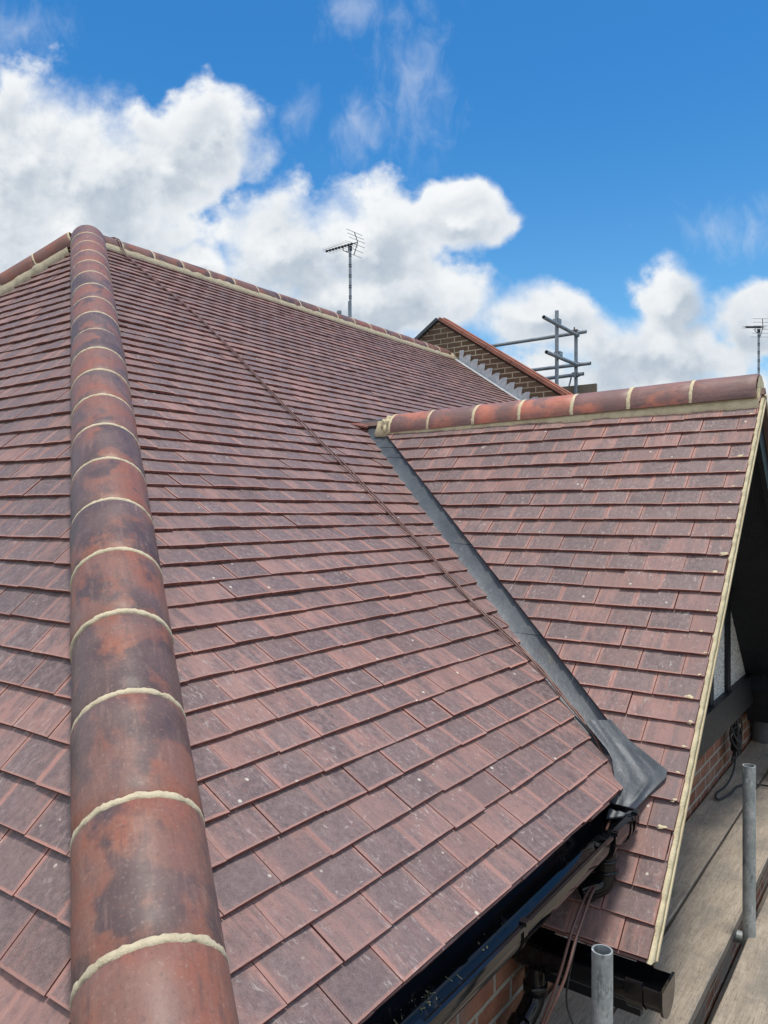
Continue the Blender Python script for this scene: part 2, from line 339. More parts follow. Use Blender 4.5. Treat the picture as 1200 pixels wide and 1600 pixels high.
class MB:
    def __init__(s): s.v = []; s.f = []; s.mi = []; s.uv = []; s.tint = []; s.sm = []
    def face(s, pts, mi=0, uv=None, tint=(.5, .5, .5), smooth=False):
        b = len(s.v); s.v += [tuple(p) for p in pts]; s.f.append(tuple(range(b, b+len(pts)))); s.mi.append(mi); s.sm.append(smooth)
        s.uv.append(uv or [(0, 0)]*len(pts)); s.tint.append(tint)
    def idx(s, vs, faces, mi=0, smooth=True, tint=(.5, .5, .5), uvs=None):
        b = len(s.v); s.v += [tuple(p) for p in vs]
        for f in faces:
            s.f.append(tuple(b+i for i in f)); s.mi.append(mi); s.sm.append(smooth)
            s.uv.append([uvs[i] for i in f] if uvs else [(0, 0)]*len(f)); s.tint.append(tint)
    def box(s, a, b, mi=0):
        (x0, y0, z0), (x1, y1, z1) = a, b
        x0, x1 = min(x0, x1), max(x0, x1); y0, y1 = min(y0, y1), max(y0, y1); z0, z1 = min(z0, z1), max(z0, z1)
        V = [(x, y, z) for x in (x0, x1) for y in (y0, y1) for z in (z0, z1)]
        s.idx(V, [(0, 1, 3, 2), (4, 6, 7, 5), (0, 4, 5, 1), (2, 3, 7, 6), (0, 2, 6, 4), (1, 5, 7, 3)], mi, False)
    def obox(s, c, ax, ay, az, mi=0):      # centre and three half-vectors
        c, ax, ay, az = map(Vector, (c, ax, ay, az))
        V = [c+ax*i+ay*j+az*k for i in (-1, 1) for j in (-1, 1) for k in (-1, 1)]
        s.idx(V, [(0, 1, 3, 2), (4, 6, 7, 5), (0, 4, 5, 1), (2, 3, 7, 6), (0, 2, 6, 4), (1, 5, 7, 3)], mi, False)
    def tube(s, pts, r, n=12, mi=0, cap=True):
        pts = [Vector(p) for p in pts]; rs = r if isinstance(r, (list, tuple)) else [r]*len(pts)
        up = None; V = []
        for i, p in enumerate(pts):
            d = (pts[min(i+1, len(pts)-1)]-pts[max(i-1, 0)]).normalized()
            if up is None: up = d.orthogonal().normalized()
            up = (up-d*up.dot(d)).normalized(); sd = d.cross(up)
            V += [p+(up*math.cos(2*math.pi*k/n)+sd*math.sin(2*math.pi*k/n))*rs[i] for k in range(n)]
        F = [(i*n+k, i*n+(k+1) % n, (i+1)*n+(k+1) % n, (i+1)*n+k) for i in range(len(pts)-1) for k in range(n)]
        s.idx(V, F, mi, True)
        if cap:
            s.idx(V[:n], [tuple(range(n))[::-1]], mi, False); s.idx(V[-n:], [tuple(range(n))], mi, False)
    def open_tube(s, a, b, ro, ri, n=28, mi=0):   # hollow pipe with wall
        a, b = Vector(a), Vector(b); d = (b-a).normalized(); u = d.orthogonal().normalized(); w = d.cross(u)
        ring = lambda p, r: [p+(u*math.cos(2*math.pi*k/n)+w*math.sin(2*math.pi*k/n))*r for k in range(n)]
        R = [ring(a, ro), ring(b, ro), ring(b, ri), ring(a, ri)]
        for i in range(4):
            A, B = R[i], R[(i+1) % 4]
            s.idx(A+B, [(k, (k+1) % n, n+(k+1) % n, n+k) for k in range(n)], mi, i in (0, 2))
    def build(s, name, mats, parent=None):
        me = bpy.data.meshes.new(name); me.from_pydata(s.v, [], s.f)
        for m in (mats if isinstance(mats, (list, tuple)) else [mats]): me.materials.append(m)
        me.polygons.foreach_set('material_index', s.mi); me.polygons.foreach_set('use_smooth', s.sm)
        uvl = me.uv_layers.new(name='UVMap'); uvl.data.foreach_set('uv', [c for f in s.uv for q in f for c in q])
        ca = me.color_attributes.new('tint', 'FLOAT_COLOR', 'CORNER')
        ca.data.foreach_set('color', [c for f, t in zip(s.f, s.tint) for _ in f for c in (*t, 1)])
        me.update(); return link(name, me, parent)

# ------------------------------------------------------------------ roof geometry (metres, camera at the origin)
PM, PE, PD = rad(34), rad(47), rad(46)
DM, DE, DD = 1.287, 1.17, 2.587
nM = Vector((math.sin(PM), 0, math.cos(PM))); wM = Vector((math.cos(PM), 0, -math.sin(PM)))
nE = Vector((0, -math.sin(PE), math.cos(PE))); wE = Vector((0, -math.cos(PE), -math.sin(PE)))
nD = Vector((0, -math.sin(PD), math.cos(PD))); wD = Vector((0, -math.cos(PD), -math.sin(PD)))
zM = lambda x: (-DM-nM.x*x)/nM.z
zE = lambda y: (-DE-nE.y*y)/nE.z
zD = lambda y: (-DD-nD.y*y)/nD.z
RX = -5.60; RZ = zM(RX)                     # main ridge line
HD = Vector((.73510, -.46237, -.49583)); HP = Vector((-.81897, .66726, -1.0))     # hip line
APX = HP+HD*((RZ-HP.z)/HD.z)                # hip apex
EAX = -.88; EZ = zM(EAX)                    # main eaves
YW = 9.40                                   # party wall
YR = 4.19; DRZ = zD(YR)                     # gable ridge
VX = -.68                                   # verge
DEY = 2.31                                  # gable eaves
GROUND = -6.6
VD = Vector((1/math.tan(PM)*1, 0, 0))
def valley_xy(z):  return Vector(((-DM-nM.z*z)/nM.x, (DD+nD.z*z)/-nD.y, z))
def valley_far(z): v = valley_xy(z); return Vector((v.x, 2*YR-v.y, z))

def clip(poly, hp):
    out = []; n = len(poly)
    a, b, c = hp
    for i in range(n):
        p, q = poly[i], poly[(i+1) % n]; dp = a*p[0]+b*p[1]+c; dq = a*q[0]+b*q[1]+c
        if dp >= 0: out.append(p)
        if (dp >= 0) != (dq >= 0):
            t = dp/(dp-dq); out.append((p[0]+(q[0]-p[0])*t, p[1]+(q[1]-p[1])*t))
    return out
def line_hp(p, q, inside):
    a, b = p[1]-q[1], q[0]-p[0]; c = -(a*p[0]+b*p[1]); 
    if a*inside[0]+b*inside[1]+c < 0: a, b, c = -a, -b, -c
    l = math.hypot(a, b); return (a/l, b/l, c/l)

TW, TH = .165, .0125
def tile_slope(name, O, A, S, N, s_eave, rows, gauge, a0, a1, phase, regions, parent, seed, lift_amp=.0032, verge=None, dbl=True):
    """plain clay tiles laid course by course; regions(a, s_tail) gives convex half-plane sets"""
    mb = MB(); rnd = random.Random(seed)
    O, A, S, N = map(Vector, (O, A, S, N))
    def P(a, s, h): return O+A*a+S*s+N*h
    for r in range(-1 if dbl else 0, rows):
        under = r < 0
        st = s_eave-max(r, 0)*gauge+(.003 if under else 0); ph = phase[(r) % 2]
        k0 = math.floor((a0-ph)/TW)-1; k1 = math.ceil((a1-ph)/TW)+1
        rowj = rnd.uniform(-.006, .006); rs = rnd.uniform(-.0012, .0012)
        k = k0
        while k <= k1:
            ta = ph+k*TW+rowj+rnd.uniform(-.0012, .0012); tw = TW-.0022
            tint = (rnd.random(), rnd.random(), rnd.random())
            lift = lift_amp*mn.noise(Vector((ta*2.6, r*3.7, seed)))*1.3+rnd.uniform(-.0008, .0010)
            twist = rnd.uniform(-.0016, .0016); camb = rnd.uniform(.0006, .0030); sk = rnd.uniform(-.0022, .0022); slip = rnd.uniform(-.002, .002)+rs
            if rnd.random() < .05: slip += rnd.uniform(.002, .005); lift += .0015
            if verge is not None and ta < verge < ta+tw and verge-ta < tw*.7:
                ta2 = ta; k += 1; 
                if verge-ta < .02: continue
            h0 = .006-(.0165 if under else 0)
            def top(a, s):
                u = (a-ta)/TW; q = (st-s)
                return h0+lift+twist*(u-.5)+camb*(1-(2*u-1)**2)*(1 if q < .06 else .6)-.120*q
            tail = lambda a: st+slip+sk*((a-ta)/TW-.5)
            NS = 4
            for hps in regions(ta+tw/2, st):
                for j in range(NS):
                    x0 = ta+tw*j/NS; x1 = ta+tw*(j+1)/NS
                    poly = [(x0, tail(x0)), (x1, tail(x1)), (x1, st-.128), (x0, st-.128)]
                    for hp in hps:
                        poly = clip(poly, hp)
                        if len(poly) < 3: break
                    if len(poly) < 3: continue
                    T = [P(a, s, top(a, s)) for a, s in poly]
                    if (T[1]-T[0]).cross(T[2]-T[1]).dot(N) < 0: poly = poly[::-1]; T = T[::-1]
                    mb.face(T, 0, [(a-ta, st-s) for a, s in poly], tint, True)
                    n = len(poly)
                    for i in range(n):
                        p, q = poly[i], poly[(i+1) % n]
                        if abs(p[0]-q[0]) < 1e-6 and any(abs(p[0]-(ta+tw*jj/NS)) < 1e-6 for jj in range(1, NS)): continue
                        if abs(p[1]-(st-.128)) < 1e-6 and abs(q[1]-(st-.128)) < 1e-6: continue
                        a_, b_ = T[i], T[(i+1) % n]; d = N*TH
                        mb.face([a_, a_-d, b_-d, b_], 1, None, tint)
            k += 1
    return mb.build(name, [M['tile'], M['cut']], parent)

# =================================================================== THE HOUSE
house = thing('tiled_house', 'house with newly tiled purple brown hip roof and a projecting gable at right', 'house')

# main slope: a = Y, s = distance down slope from the camera's foot point
def M_as(p): return (p[1], Vector(p).dot(wM))
sE = Vector((EAX, 0, EZ)).dot(wM); ridgeS = Vector((RX, 0, RZ)).dot(wM)
hipA, hipB = M_as(HP-HD*.0), M_as(APX)
OM = -nM*DM
hp_hip = line_hp(hipA, hipB, (6, 0)); hp_hip = (hp_hip[0], hp_hip[1], hp_hip[2])
hp_wall = (-1, 0, YW-.004); hp_ridge = (0, 1, -ridgeS-.03)
v1a, v1b = M_as(valley_xy(-1)), M_as(valley_xy(.6)); hp_v1 = line_hp(v1a, v1b, (1, 0)); hp_v1 = (hp_v1[0], hp_v1[1], hp_v1[2]+.004)
v2a, v2b = M_as(valley_far(-1)), M_as(valley_far(.6)); hp_v2 = line_hp(v2a, v2b, (9, 0))
s_apexV = M_as(valley_xy(DRZ+.055))[1]
def regM(a, st):
    base = [hp_hip, hp_wall, hp_ridge]
    if st < s_apexV+.02: return [base]
    return [base+[hp_v1], base+[hp_v2]]
rowsM = int((sE-ridgeS)/.1)+1
tile_slope('roof_slope', OM, (0, 1, 0), wM, nM, sE, rowsM, .1, .5, YW, (1.1215, 1.204), regM, house, 3)
# hip end slope: a = X
def E_as(p): return (p[0], Vector(p).dot(wE))
sEe = Vector((0, zE(0)*0+(DE+nE.z*EZ)/-nE.y, EZ)).dot(wE)
sEt = Vector((0, APX.y, RZ)).dot(wE)
e1 = line_hp(E_as(HP), E_as(APX), (-5.6, sEe)); LHP = Vector((2*RX-HP.x, HP.y, HP.z)); e2 = line_hp(E_as(LHP), E_as(APX), (-5.6, sEe))
GE = .1075
tile_slope('roof_slope', -nE*DE, (1, 0, 0), wE, nE, sEe, int((sEe-sEt)/GE)+1, GE, 2*RX-EAX, EAX, (-.40, -.4825), lambda a, s: [[e1, e2]], house, 11)
# gable slope: a = X
def D_as(p): return (p[0], Vector(p).dot(wD))
sDe = Vector((0, DEY, zD(DEY))).dot(wD); sDr = Vector((0, YR, DRZ)).dot(wD)
d1 = line_hp(D_as(valley_xy(-.95)), D_as(valley_xy(.6)), (0, D_as(valley_xy(0))[1])); d1o = (d1[0], d1[1], d1[2]-.098)
sLow = Vector((0, 0, 0)); s_low = D_as(valley_xy(EZ+.03))[1]
hpv = (-1, 0, VX-.012)
def regD(a, st):
    r = [hpv, (0, 1, -sDr-.01)]
    if st > s_low+.015: return [r+[(1, 0, 1.10)]]
    return [r+[d1o]]
tile_slope('roof_slope', -nD*DD, (1, 0, 0), wD, nD, sDe, int((sDe-sDr)/.1)+1, .1, -3.4, VX, (VX-.012-TW*1.5, VX-.012-TW), regD, house, 23)

# --- decks and hidden slopes
def prism(mb, poly, d, mi=0):
    poly = [Vector(p) for p in poly]; d = Vector(d); lo = [p+d for p in poly]; n = len(poly)
    mb.face(poly, mi); mb.face(lo[::-1], mi)
    for i in range(n): mb.face([poly[i], lo[i], lo[(i+1) % n], poly[(i+1) % n]], mi)
off = -.030
mb = MB()
def onM(y, z, h=off): return Vector(((-DM-nM.z*z)/nM.x, y, z))+nM*h
def onD(x, y, h=off): return Vector((x, y, zD(y)))+nD*h
def onE(x, z, h=off): return Vector((x, (DE+nE.z*z)/-nE.y, z))+nE*h
hb = HP+HD*.04
vt = valley_xy(DRZ)
prism(mb, [onM(APX.y, RZ-.01), onM(hb.y+.02, EZ+.02), onM(valley_xy(EZ+.02).y, EZ+.02), onM(vt.y, vt.z), onM(valley_far(EZ+.02).y, EZ+.02), onM(YW-.01, EZ+.02), onM(YW-.01, RZ-.01)], -nM*.05)
prism(mb, [onE(APX.x, RZ-.01), onE(2*RX-hb.x, EZ+.02), onE(hb.x-.02, EZ+.02)], -nE*.05)
mb.build('roof_deck', M['deck'], house)
mb = MB()    # rear slope of the main roof
nB = Vector((-nM.x, 0, nM.z)); B = lambda x, y, z: Vector((2*RX-x, y, z))
prism(mb, [B(RX, APX.y, RZ), B(RX, YW-.01, RZ), B(EAX, YW-.01, EZ), B(EAX, HP.y+.02, EZ)], -nB*.07)
mb.build('rear_roof_slope', M['slate'], house)
# gable deck and painted soffit boards under the verge overhang
mb = MB()
prism(mb, [onD(VX-.012, YR), onD(vt.x, YR), onD(valley_xy(EZ+.03).x, valley_xy(EZ+.03).y), onD(-1.10, valley_xy(EZ+.03).y-.02), onD(-1.10, DEY+.03), onD(VX-.012, DEY+.03)], -nD*.02)
mb.build('roof_deck', M['deck'], house)
nD2 = Vector((0, -nD.y, nD.z)); onD2 = lambda x, y, h=off: Vector((x, 2*YR-y, zD(y)))+nD2*h
mb = MB(); prism(mb, [onD2(VX, YR, 0), onD2(vt.x, YR, 0), onD2(-1.10, valley_xy(EZ).y, 0), onD2(-1.10, DEY, 0), onD2(VX, DEY, 0)], -nD2*.05)
mb.build('rear_roof_slope', M['slate'], house)
mb = MB()
prism(mb, [onD(VX-.03, YR-.02, -.055), onD(-1.30, YR-.02, -.055), onD(-1.30, DEY+.06, -.055), onD(VX-.03, DEY+.06, -.055)], -nD*.05)
mb.build('soffit_boards', M['blackpaint'], house)
mb = MB()
prism(mb, [onD2(VX-.03, YR-.02, -.055), onD2(-1.30, YR-.02, -.055), onD2(-1.30, DEY+.0, -.055), onD2(VX-.03, DEY+.0, -.055)], -nD2*.05)
mb.build('soffit_boards', M['blackpaint'], house)
# far barge board of the gable
mb = MB(); prism(mb, [onD2(VX-.028, YR-.06, -.05), onD2(VX-.028, DEY, -.05), onD2(VX-.028, DEY, -.17), onD2(VX-.028, YR-.06, -.17)], (-.025, 0, 0))
mb.build('bargeboard', M['blackpaint'], house)

# --- half round tiles
def half_round(name, c0, d, up, R, L, mat, parent, seed, ang=96, mort=True, endcap=False, mmat=None, mw=.018, segs=30):
    rnd = random.Random(seed); d = Vector(d).normalized(); up = (Vector(up)-d*Vector(up).dot(d)).normalized(); sd = d.cross(up)
    c0 = Vector(c0); mb = MB(); tint = (rnd.random(), rnd.random(), rnd.random())
    R = R+rnd.uniform(-.0015, .0015); tilt = rnd.uniform(-.003, .003); yaw = rnd.uniform(-.004, .004); g = .006
    ths = [rad(-ang+2*ang*i/segs) for i in range(segs+1)]; ls = [g, g+.004]+[g+(L-2*g)*k/6 for k in range(1, 6)]+[L-g-.004, L-g]
    V = []; UV = []
    for j, l in enumerate(ls):
        rr = R-(.003 if j in (0, len(ls)-1) else 0)+tilt*(l/L-.5)
        for t in ths:
            wob = .0012*mn.noise(Vector((t*2, l*9, seed*3.1)))
            V.append(c0+d*l+up*(math.cos(t)*(rr+wob))+sd*(math.sin(t)*(rr+wob)+yaw*(l/L-.5))); UV.append((t*R, l))
    n = segs+1; F = [(j*n+i, j*n+i+1, (j+1)*n+i+1, (j+1)*n+i) for j in range(len(ls)-1) for i in range(segs)]
    mb.idx(V, F, 0, True, tint, UV)
    for j, l in ((0, ls[0]), (len(ls)-1, ls[-1])):       # end walls
        V2 = [c0+d*l+up*math.cos(t)*(R-.016)+sd*math.sin(t)*(R-.016) for t in ths]
        mb.idx(V[j*n:(j+1)*n]+V2, [(i, i+1, n+i+1, n+i) for i in range(segs)], 0, False, tint)
    V3 = [c0+d*l+up*math.cos(t)*(R-.016)+sd*math.sin(t)*(R-.016) for l in (ls[0], ls[-1]) for t in ths]
    mb.idx(V3, [(i, n+i, n+i+1, i+1) for i in range(segs)], 0, True, tint)
    o = mb.build(name, mat, parent)
    if mort:
        mj = MB(); V = []; K = 60; ts = [rad(-ang+2*ang*i/K) for i in range(K+1)]
        for t in ts:
            e1_ = mn.noise(Vector((t*5, seed, 1)))*.005+mn.noise(Vector((t*24, seed, 5)))*.0045; e2_ = mn.noise(Vector((t*5, seed, 9)))*.005+mn.noise(Vector((t*24, seed, 7)))*.0045
            for k, (l, h) in enumerate(((-mw/2+e1_, -.006), (-mw/2+.002+e1_, .0006), (0, .0016), (mw/2-.002+e2_, .0006), (mw/2+e2_, -.006))):
                rr = R+h; V.append(c0+d*l+up*math.cos(t)*rr+sd*math.sin(t)*rr)
        mj.idx(V, [(i*5+k, i*5+k+1, (i+1)*5+k+1, (i+1)*5+k) for i in range(K) for k in range(4)], 0, True)
        mj.build('mortar_joint', mmat or M['mortar'], o)
    return o
upE = (nM+nE).normalized()
HR = .130
ts0 = -.379+.303*2
k = 0; t = ts0
while t > -6.30:
    c = HP+HD*t; last = t-.303 < -6.30
    half_round('hip_tile', c+(upE-HD*upE.dot(HD)).normalized()*(-.010)+HD*0, -HD, upE, HR, .303, M['hip'], house, 100+k)
    t -= .303; k += 1
HD2 = Vector((-HD.x, HD.y, HD.z)); upE2 = (Vector((-nM.x, 0, nM.z))+nE).normalized()
k = 0; t = -6.40
while t < .3:
    c = LHP+HD2*t
    half_round('hip_tile', c+(upE2-HD2*upE2.dot(HD2)).normalized()*(-.010), HD2, upE2, .122, .34, M['hip'], house, 140+k, segs=20); t += .34; k += 1
y = 3.62; k = 0
while y < YW-.12:
    half_round('ridge_tile', (RX, y, RZ-.055), (0, 1, 0), (0, 0, 1), .118, min(.315, YW-.01-y), M['hip'], house, 170+k, segs=20); y += .315; k += 1
xr = [-.697, -1.006, -1.324, -1.639, -1.959, -2.262, -2.585, -2.880]
for k in range(len(xr)-1):
    c = Vector((xr[k+1], YR, .528+.0195*(xr[k+1]+2.9)))
    half_round('ridge_tile', c, (1, 0, .0195), (0, 0, 1), .118, xr[k]-xr[k+1], M['ridge'], house, 210+k, mmat=M['mortar_y'], mw=.024)
if 0: half_round('ridge_tile', (-3.12, YR, .523), (1, 0, .0195), (0, 0, 1), .112, .24, M['ridge'], house, 230, mmat=M['mortar_y'])
# mortar plug at the verge end and rough lump at the valley end of the gable ridge
mb = MB(); K = 24; ts = [rad(-100+200*i/K) for i in range(K+1)]
V = [Vector((-.703, YR+math.sin(t)*.106, .571+math.cos(t)*.106)) for t in ts]; V2 = [v+Vector((.004*mn.noise(v*30)+.003, 0, 0)) for v in V]
mb.idx([Vector((-.694, YR, .50))]+V2, [(0, i+1, i+2) for i in range(K)], 0, True); mb.build('mortar_joint', M['mortar_y'], house)
def lump(name, c, r, mat, parent, seed, n=14, sq=(1, 1, 1), amp=.35):
    mb = MB(); V = []; 
    for i in range(n+1):
        th = math.pi*i/n
        for j in range(2*n):
            ph = math.pi*j/n; dvec = Vector((math.sin(th)*math.cos(ph), math.sin(th)*math.sin(ph), math.cos(th)))
            rr = r*(1+amp*mn.noise(dvec*2.2+Vector((seed, 0, 0)))+amp*.5*mn.noise(dvec*6+Vector((seed, 3, 0))))
            V.append(Vector(c)+Vector((dvec.x*rr*sq[0], dvec.y*rr*sq[1], dvec.z*rr*sq[2])))
    m2 = 2*n; mb.idx(V, [(i*m2+j, i*m2+(j+1) % m2, (i+1)*m2+(j+1) % m2, (i+1)*m2+j) for i in range(n) for j in range(m2)], 0, True)
    return mb.build(name, mat, parent)
lump('mortar_lump', (-2.925, 4.14, .562), .066, M['mortar_y'], house, 5, sq=(.55, 1.05, .95), amp=.45)
mb = MB()
for i in range(3):
    a = Vector((-3.20-.01*i, 4.10+.01*i, .595-.020*i)); mb.obox(a, Vector((.10, .045, -.02)), Vector((-.02, .05, .012)), Vector((0, -.002, .006)))
mb.build('packing_tile', M['cut'], house)

# --- mortar bedding ribbons
def bedding(name, p, q, side, nrm, w0, w1, h, mat, parent, seed, steps=None, inner=.03, step=None, jag=.010):
    p, q, side, nrm = map(Vector, (p, q, side, nrm)); L = (q-p).length; n = steps or int(L/.02); d = (q-p)/L
    V = []
    for i in range(n+1):
        l = L*i/n; base = p+d*l
        w = w0+(w1-w0)*(.5+.5*mn.noise(Vector((l*4, seed, 0))))+jag*mn.noise(Vector((l*19, seed, 4)))+jag*.5*mn.noise(Vector((l*60, seed, 8)))
        if step: w += (l % step)/step*step*.30
        hh = h*(1+.15*mn.noise(Vector((l*12, seed, 2))))
        V += [base-side*inner+nrm*(hh+.014), base+side*(w*.55)+nrm*hh, base+side*w+nrm*(hh*.35), base+side*(w+.002)+nrm*(-.02)]
    mb = MB(); mb.idx(V, [(i*4+k, i*4+k+1, (i+1)*4+k+1, (i+1)*4+k) for i in range(n) for k in range(3)], 0, True)
    return mb.build(name, mat, parent)
sideM = HD.cross(nM).normalized(); sideM *= 1 if sideM.y > 0 else -1
sideE = HD.cross(nE).normalized(); sideE *= 1 if sideE.x < 0 else -1
bedding('mortar_bedding', HP-HD*6.35, HP+HD*.2, sideM, nM, .128, .142, .018, M['mortar_g'], house, 1, inner=-.07)
bedding('mortar_bedding', HP-HD*6.35, HP+HD*.2, sideE, nE, .128, .148, .018, M['mortar_g'], house, 2, inner=-.07)
sE2 = Vector((-sideE.x, sideE.y, sideE.z))
bedding('mortar_bedding', LHP-HD2*6.35, LHP+HD2*.2, sE2, nE, .165, .185, .055, M['mortar'], house, 3, inner=-.07)
bedding('mortar_bedding', (RX, 3.7, RZ), (RX, YW, RZ), wM, nM, .160, .180, .045, M['mortar'], house, 4, inner=-.07)
bedding('mortar_bedding', (-3.0, YR, DRZ), (VX-.012, YR, DRZ), wD, nD, .138, .168, .030, M['mortar_y'], house, 6, inner=-.06)
bedding('mortar_bedding', (-3.0, YR, DRZ), (VX-.012, YR, DRZ), Vector((0, -wD.y, wD.z)), nD2, .12, .14, .020, M['mortar_y'], house, 7, inner=-.06)

# --- verge: tile edges bedded on an undercloak strip
mb = MB(); n = 190; V = []
top_, bot_ = Vector((VX, YR-.02, zD(YR-.02))), Vector((VX, DEY-.005, zD(DEY-.005)))
for i in range(n+1):
    b0 = top_.lerp(bot_, i/n); e = .004*mn.noise(Vector((i*.23, 0, 0)))+.003*mn.noise(Vector((i*.9, 4, 0)))
    saw = .0125*((1-i/n)*2.70*10 % 1)
    V += [b0+nD*(-.004-saw+e*.5)+Vector((-.016+e*.3, 0, 0)), b0+nD*(-.010-saw*.6+e)+Vector((-.003+e*.5, 0, 0)), b0+nD*(-.030)+Vector((.002+e*.5, 0, 0)), b0+nD*(-.032)+Vector((-.04, 0, 0))]
mb.idx(V, [(i*4+k, i*4+k+1, (i+1)*4+k+1, (i+1)*4+k) for i in range(n) for k in range(3)], 0, True)
mb.build('verge_mortar', M['mortar_y'], house)
for sgn, onn, nn in ((1, onD, nD), (-1, onD2, nD2)):
    mb = MB(); prism(mb, [onn(VX+.006, YR-.01, -.033), onn(-.95, YR-.01, -.033), onn(-.95, DEY+.01, -.033), onn(VX+.006, DEY+.01, -.033)], -nn*.011)
    mb.build('undercloak', M['ucl'], house)
rr = random.Random(4)        # mortar dabs squeezed out beside the verge tiles
for k in range(27):
    if rr.random() < .35: continue
    z_ = rr.uniform(.35, 1.05)
    s = sDe-k*.1-.008; a = VX-.026-rr.uniform(0, .03); h = -.004
    c = -nD*DD+Vector((a, 0, 0))+wD*s+nD*h; pts = []
    for j in range(9):
        an = 2*math.pi*j/9; r_ = rr.uniform(.35, 1.)
        pts.append(c+Vector((math.cos(an)*.026*r_*z_, 0, 0))+wD*(math.sin(an)*.012*r_*z_+.003)+nD*(.009+.004*math.cos(an)))
    mb = MB(); mb.idx(pts+[c+nD*(.008+.008*z_)], [(j, (j+1) % 9, 9) for j in range(9)], 0, True); mb.build('mortar_dab', M['mortar_y'], house)

# --- valley lead
def lead_strip(z0, z1, name, seed, h=0.):
    mb = MB(); n = 24; V = []
    for i in range(n+1):
        z = z0+(z1-z0)*i/n; v = valley_xy(z)
        for j, wv in enumerate((-.10, -.02, .03, .06, .09, .13, .19)):
            p = v+Vector((wv/abs(d1[0]), 0, 0))*1.0 if wv >= 0 else v+Vector((wv, 0, 0))
            hh = -.026+h+(.010*(1-min(1, wv/.05)) if wv > 0 else .010)*.6+.0025*mn.noise(Vector((z*5, j*.7, seed)))
            if wv < 0: p = Vector((p.x, p.y, zM(p.x))); p += nM*(-.032)
            else: p += nD*hh; p.x = min(p.x, VX-.06)
            V.append(p)
    mb.idx(V, [(i*7+j, i*7+j+1, (i+1)*7+j+1, (i+1)*7+j) for i in range(n) for j in range(6)], 0, True)
    e = [i*7+j for i in (n,) for j in range(7)]
    mb.idx([V[a] for a in e]+[V[a]-nD*.006 for a in e], [(j, j+1, 8+j, 7+j) for j in range(6)], 0, False)
    return mb.build(name, M['lead'], house)
zb = [.64, .445, .375, -.13, -.50, -.935]
for i in range(len(zb)-1): lead_strip(zb[i], zb[i+1]-.02, 'valley_lead', i+2, .0045*(len(zb)-2-i)*.6)
# flared foot of the lead dressed into the gutter
L_ = [Vector(p) for p in ((-1.08, 2.815, -.80), (-.945, 2.735, -.885), (-.905, 2.66, -.955), (-.90, 2.60, -1.0), (-.895, 2.54, -1.035))]
R_ = [Vector(p) for p in ((-.985, 2.838, -.785), (-.90, 2.79, -.835), (-.815, 2.755, -.872), (-.735, 2.722, -.905), (-.790, 2.650, -.970), (-.815, 2.56, -1.005))]
V = []; nn_ = 14
def cr(Pp, t):
    t *= len(Pp)-1; i = min(int(t), len(Pp)-2); f = t-i; return Pp[i].lerp(Pp[i+1], f)
for i in range(nn_+1):
    for j in range(nn_+1):
        a = cr(L_, i/nn_); b_ = cr(R_, i/nn_); p = a.lerp(b_, j/nn_)
        p += nD*(.007*math.sin(math.pi*j/nn_)*(i/nn_)*-1-.006*max(0, 1-abs(j-9)/1.6)*(i/nn_)+.005*max(0, 1-abs(j-5)/1.5)*max(0, i/nn_-.4)+.020*(i/nn_)*(1-i/nn_)+.004*mn.noise(Vector((i*.4, j*.4, 0))) + .012)
        V.append(p)
mb = MB(); w_ = nn_+1; mb.idx(V, [(i*w_+j, i*w_+j+1, (i+1)*w_+j+1, (i+1)*w_+j) for i in range(nn_) for j in range(nn_)], 0, True)
for edge in ([i*w_+nn_ for i in range(w_)], [nn_*w_+j for j in range(w_)]):
    mb.idx([V[a] for a in edge]+[V[a]-Vector((0, 0, .006)) for a in edge], [(i, i+1, w_+i+1, w_+i) for i in range(nn_)], 0, False)
mb.build('valley_lead', M['lead'], house)

# --- gutters (deep half round)
def gutter(axis, fix, rim, a0, a1, r=.056, deep=.028, mat='pvc', parent=None, name='gutter', t=.0035):
    prof = [(-r, 0), (-r, -deep)]+[(-r*math.cos(rad(x)), -deep-r*math.sin(rad(x))) for x in range(12, 180, 12)]+[(r, -deep), (r, 0)]
    pin = [(x*(1-t/r), z+(t if abs(z) > deep+.001 else 0)) for x, z in prof]
    lip = [(r+.006, .001), (r+.006, -.008), (r, -.009)]
    mb = MB()
    P_ = (lambda a, u, z: Vector((fix+u, a, rim+z))) if axis == 'y' else (lambda a, u, z: Vector((a, fix-u, rim+z)))
    ring = prof[:-1]+[lip[2], lip[1], lip[0]]+[(r-.003, .001)]+pin[::-1][1:]+[(-r+.003, 0)]
    n = len(ring); V = [P_(a, *q) for a in (a0, a1) for q in ring]
    mb.idx(V, [(i, (i+1) % n, n+(i+1) % n, n+i) for i in range(n)], 0, True)
    no = len(prof); 
    for base in (0, n): mb.idx([V[base+i] for i in range(n)], [(i, i+1, n-2-i, n-1-i) for i in range(n//2-1)], 0, False)
    o = mb.build(name, M[mat], parent or house)
    sm = o.modifiers.new('es', 'EDGE_SPLIT'); sm.split_angle = rad(40)
    return o
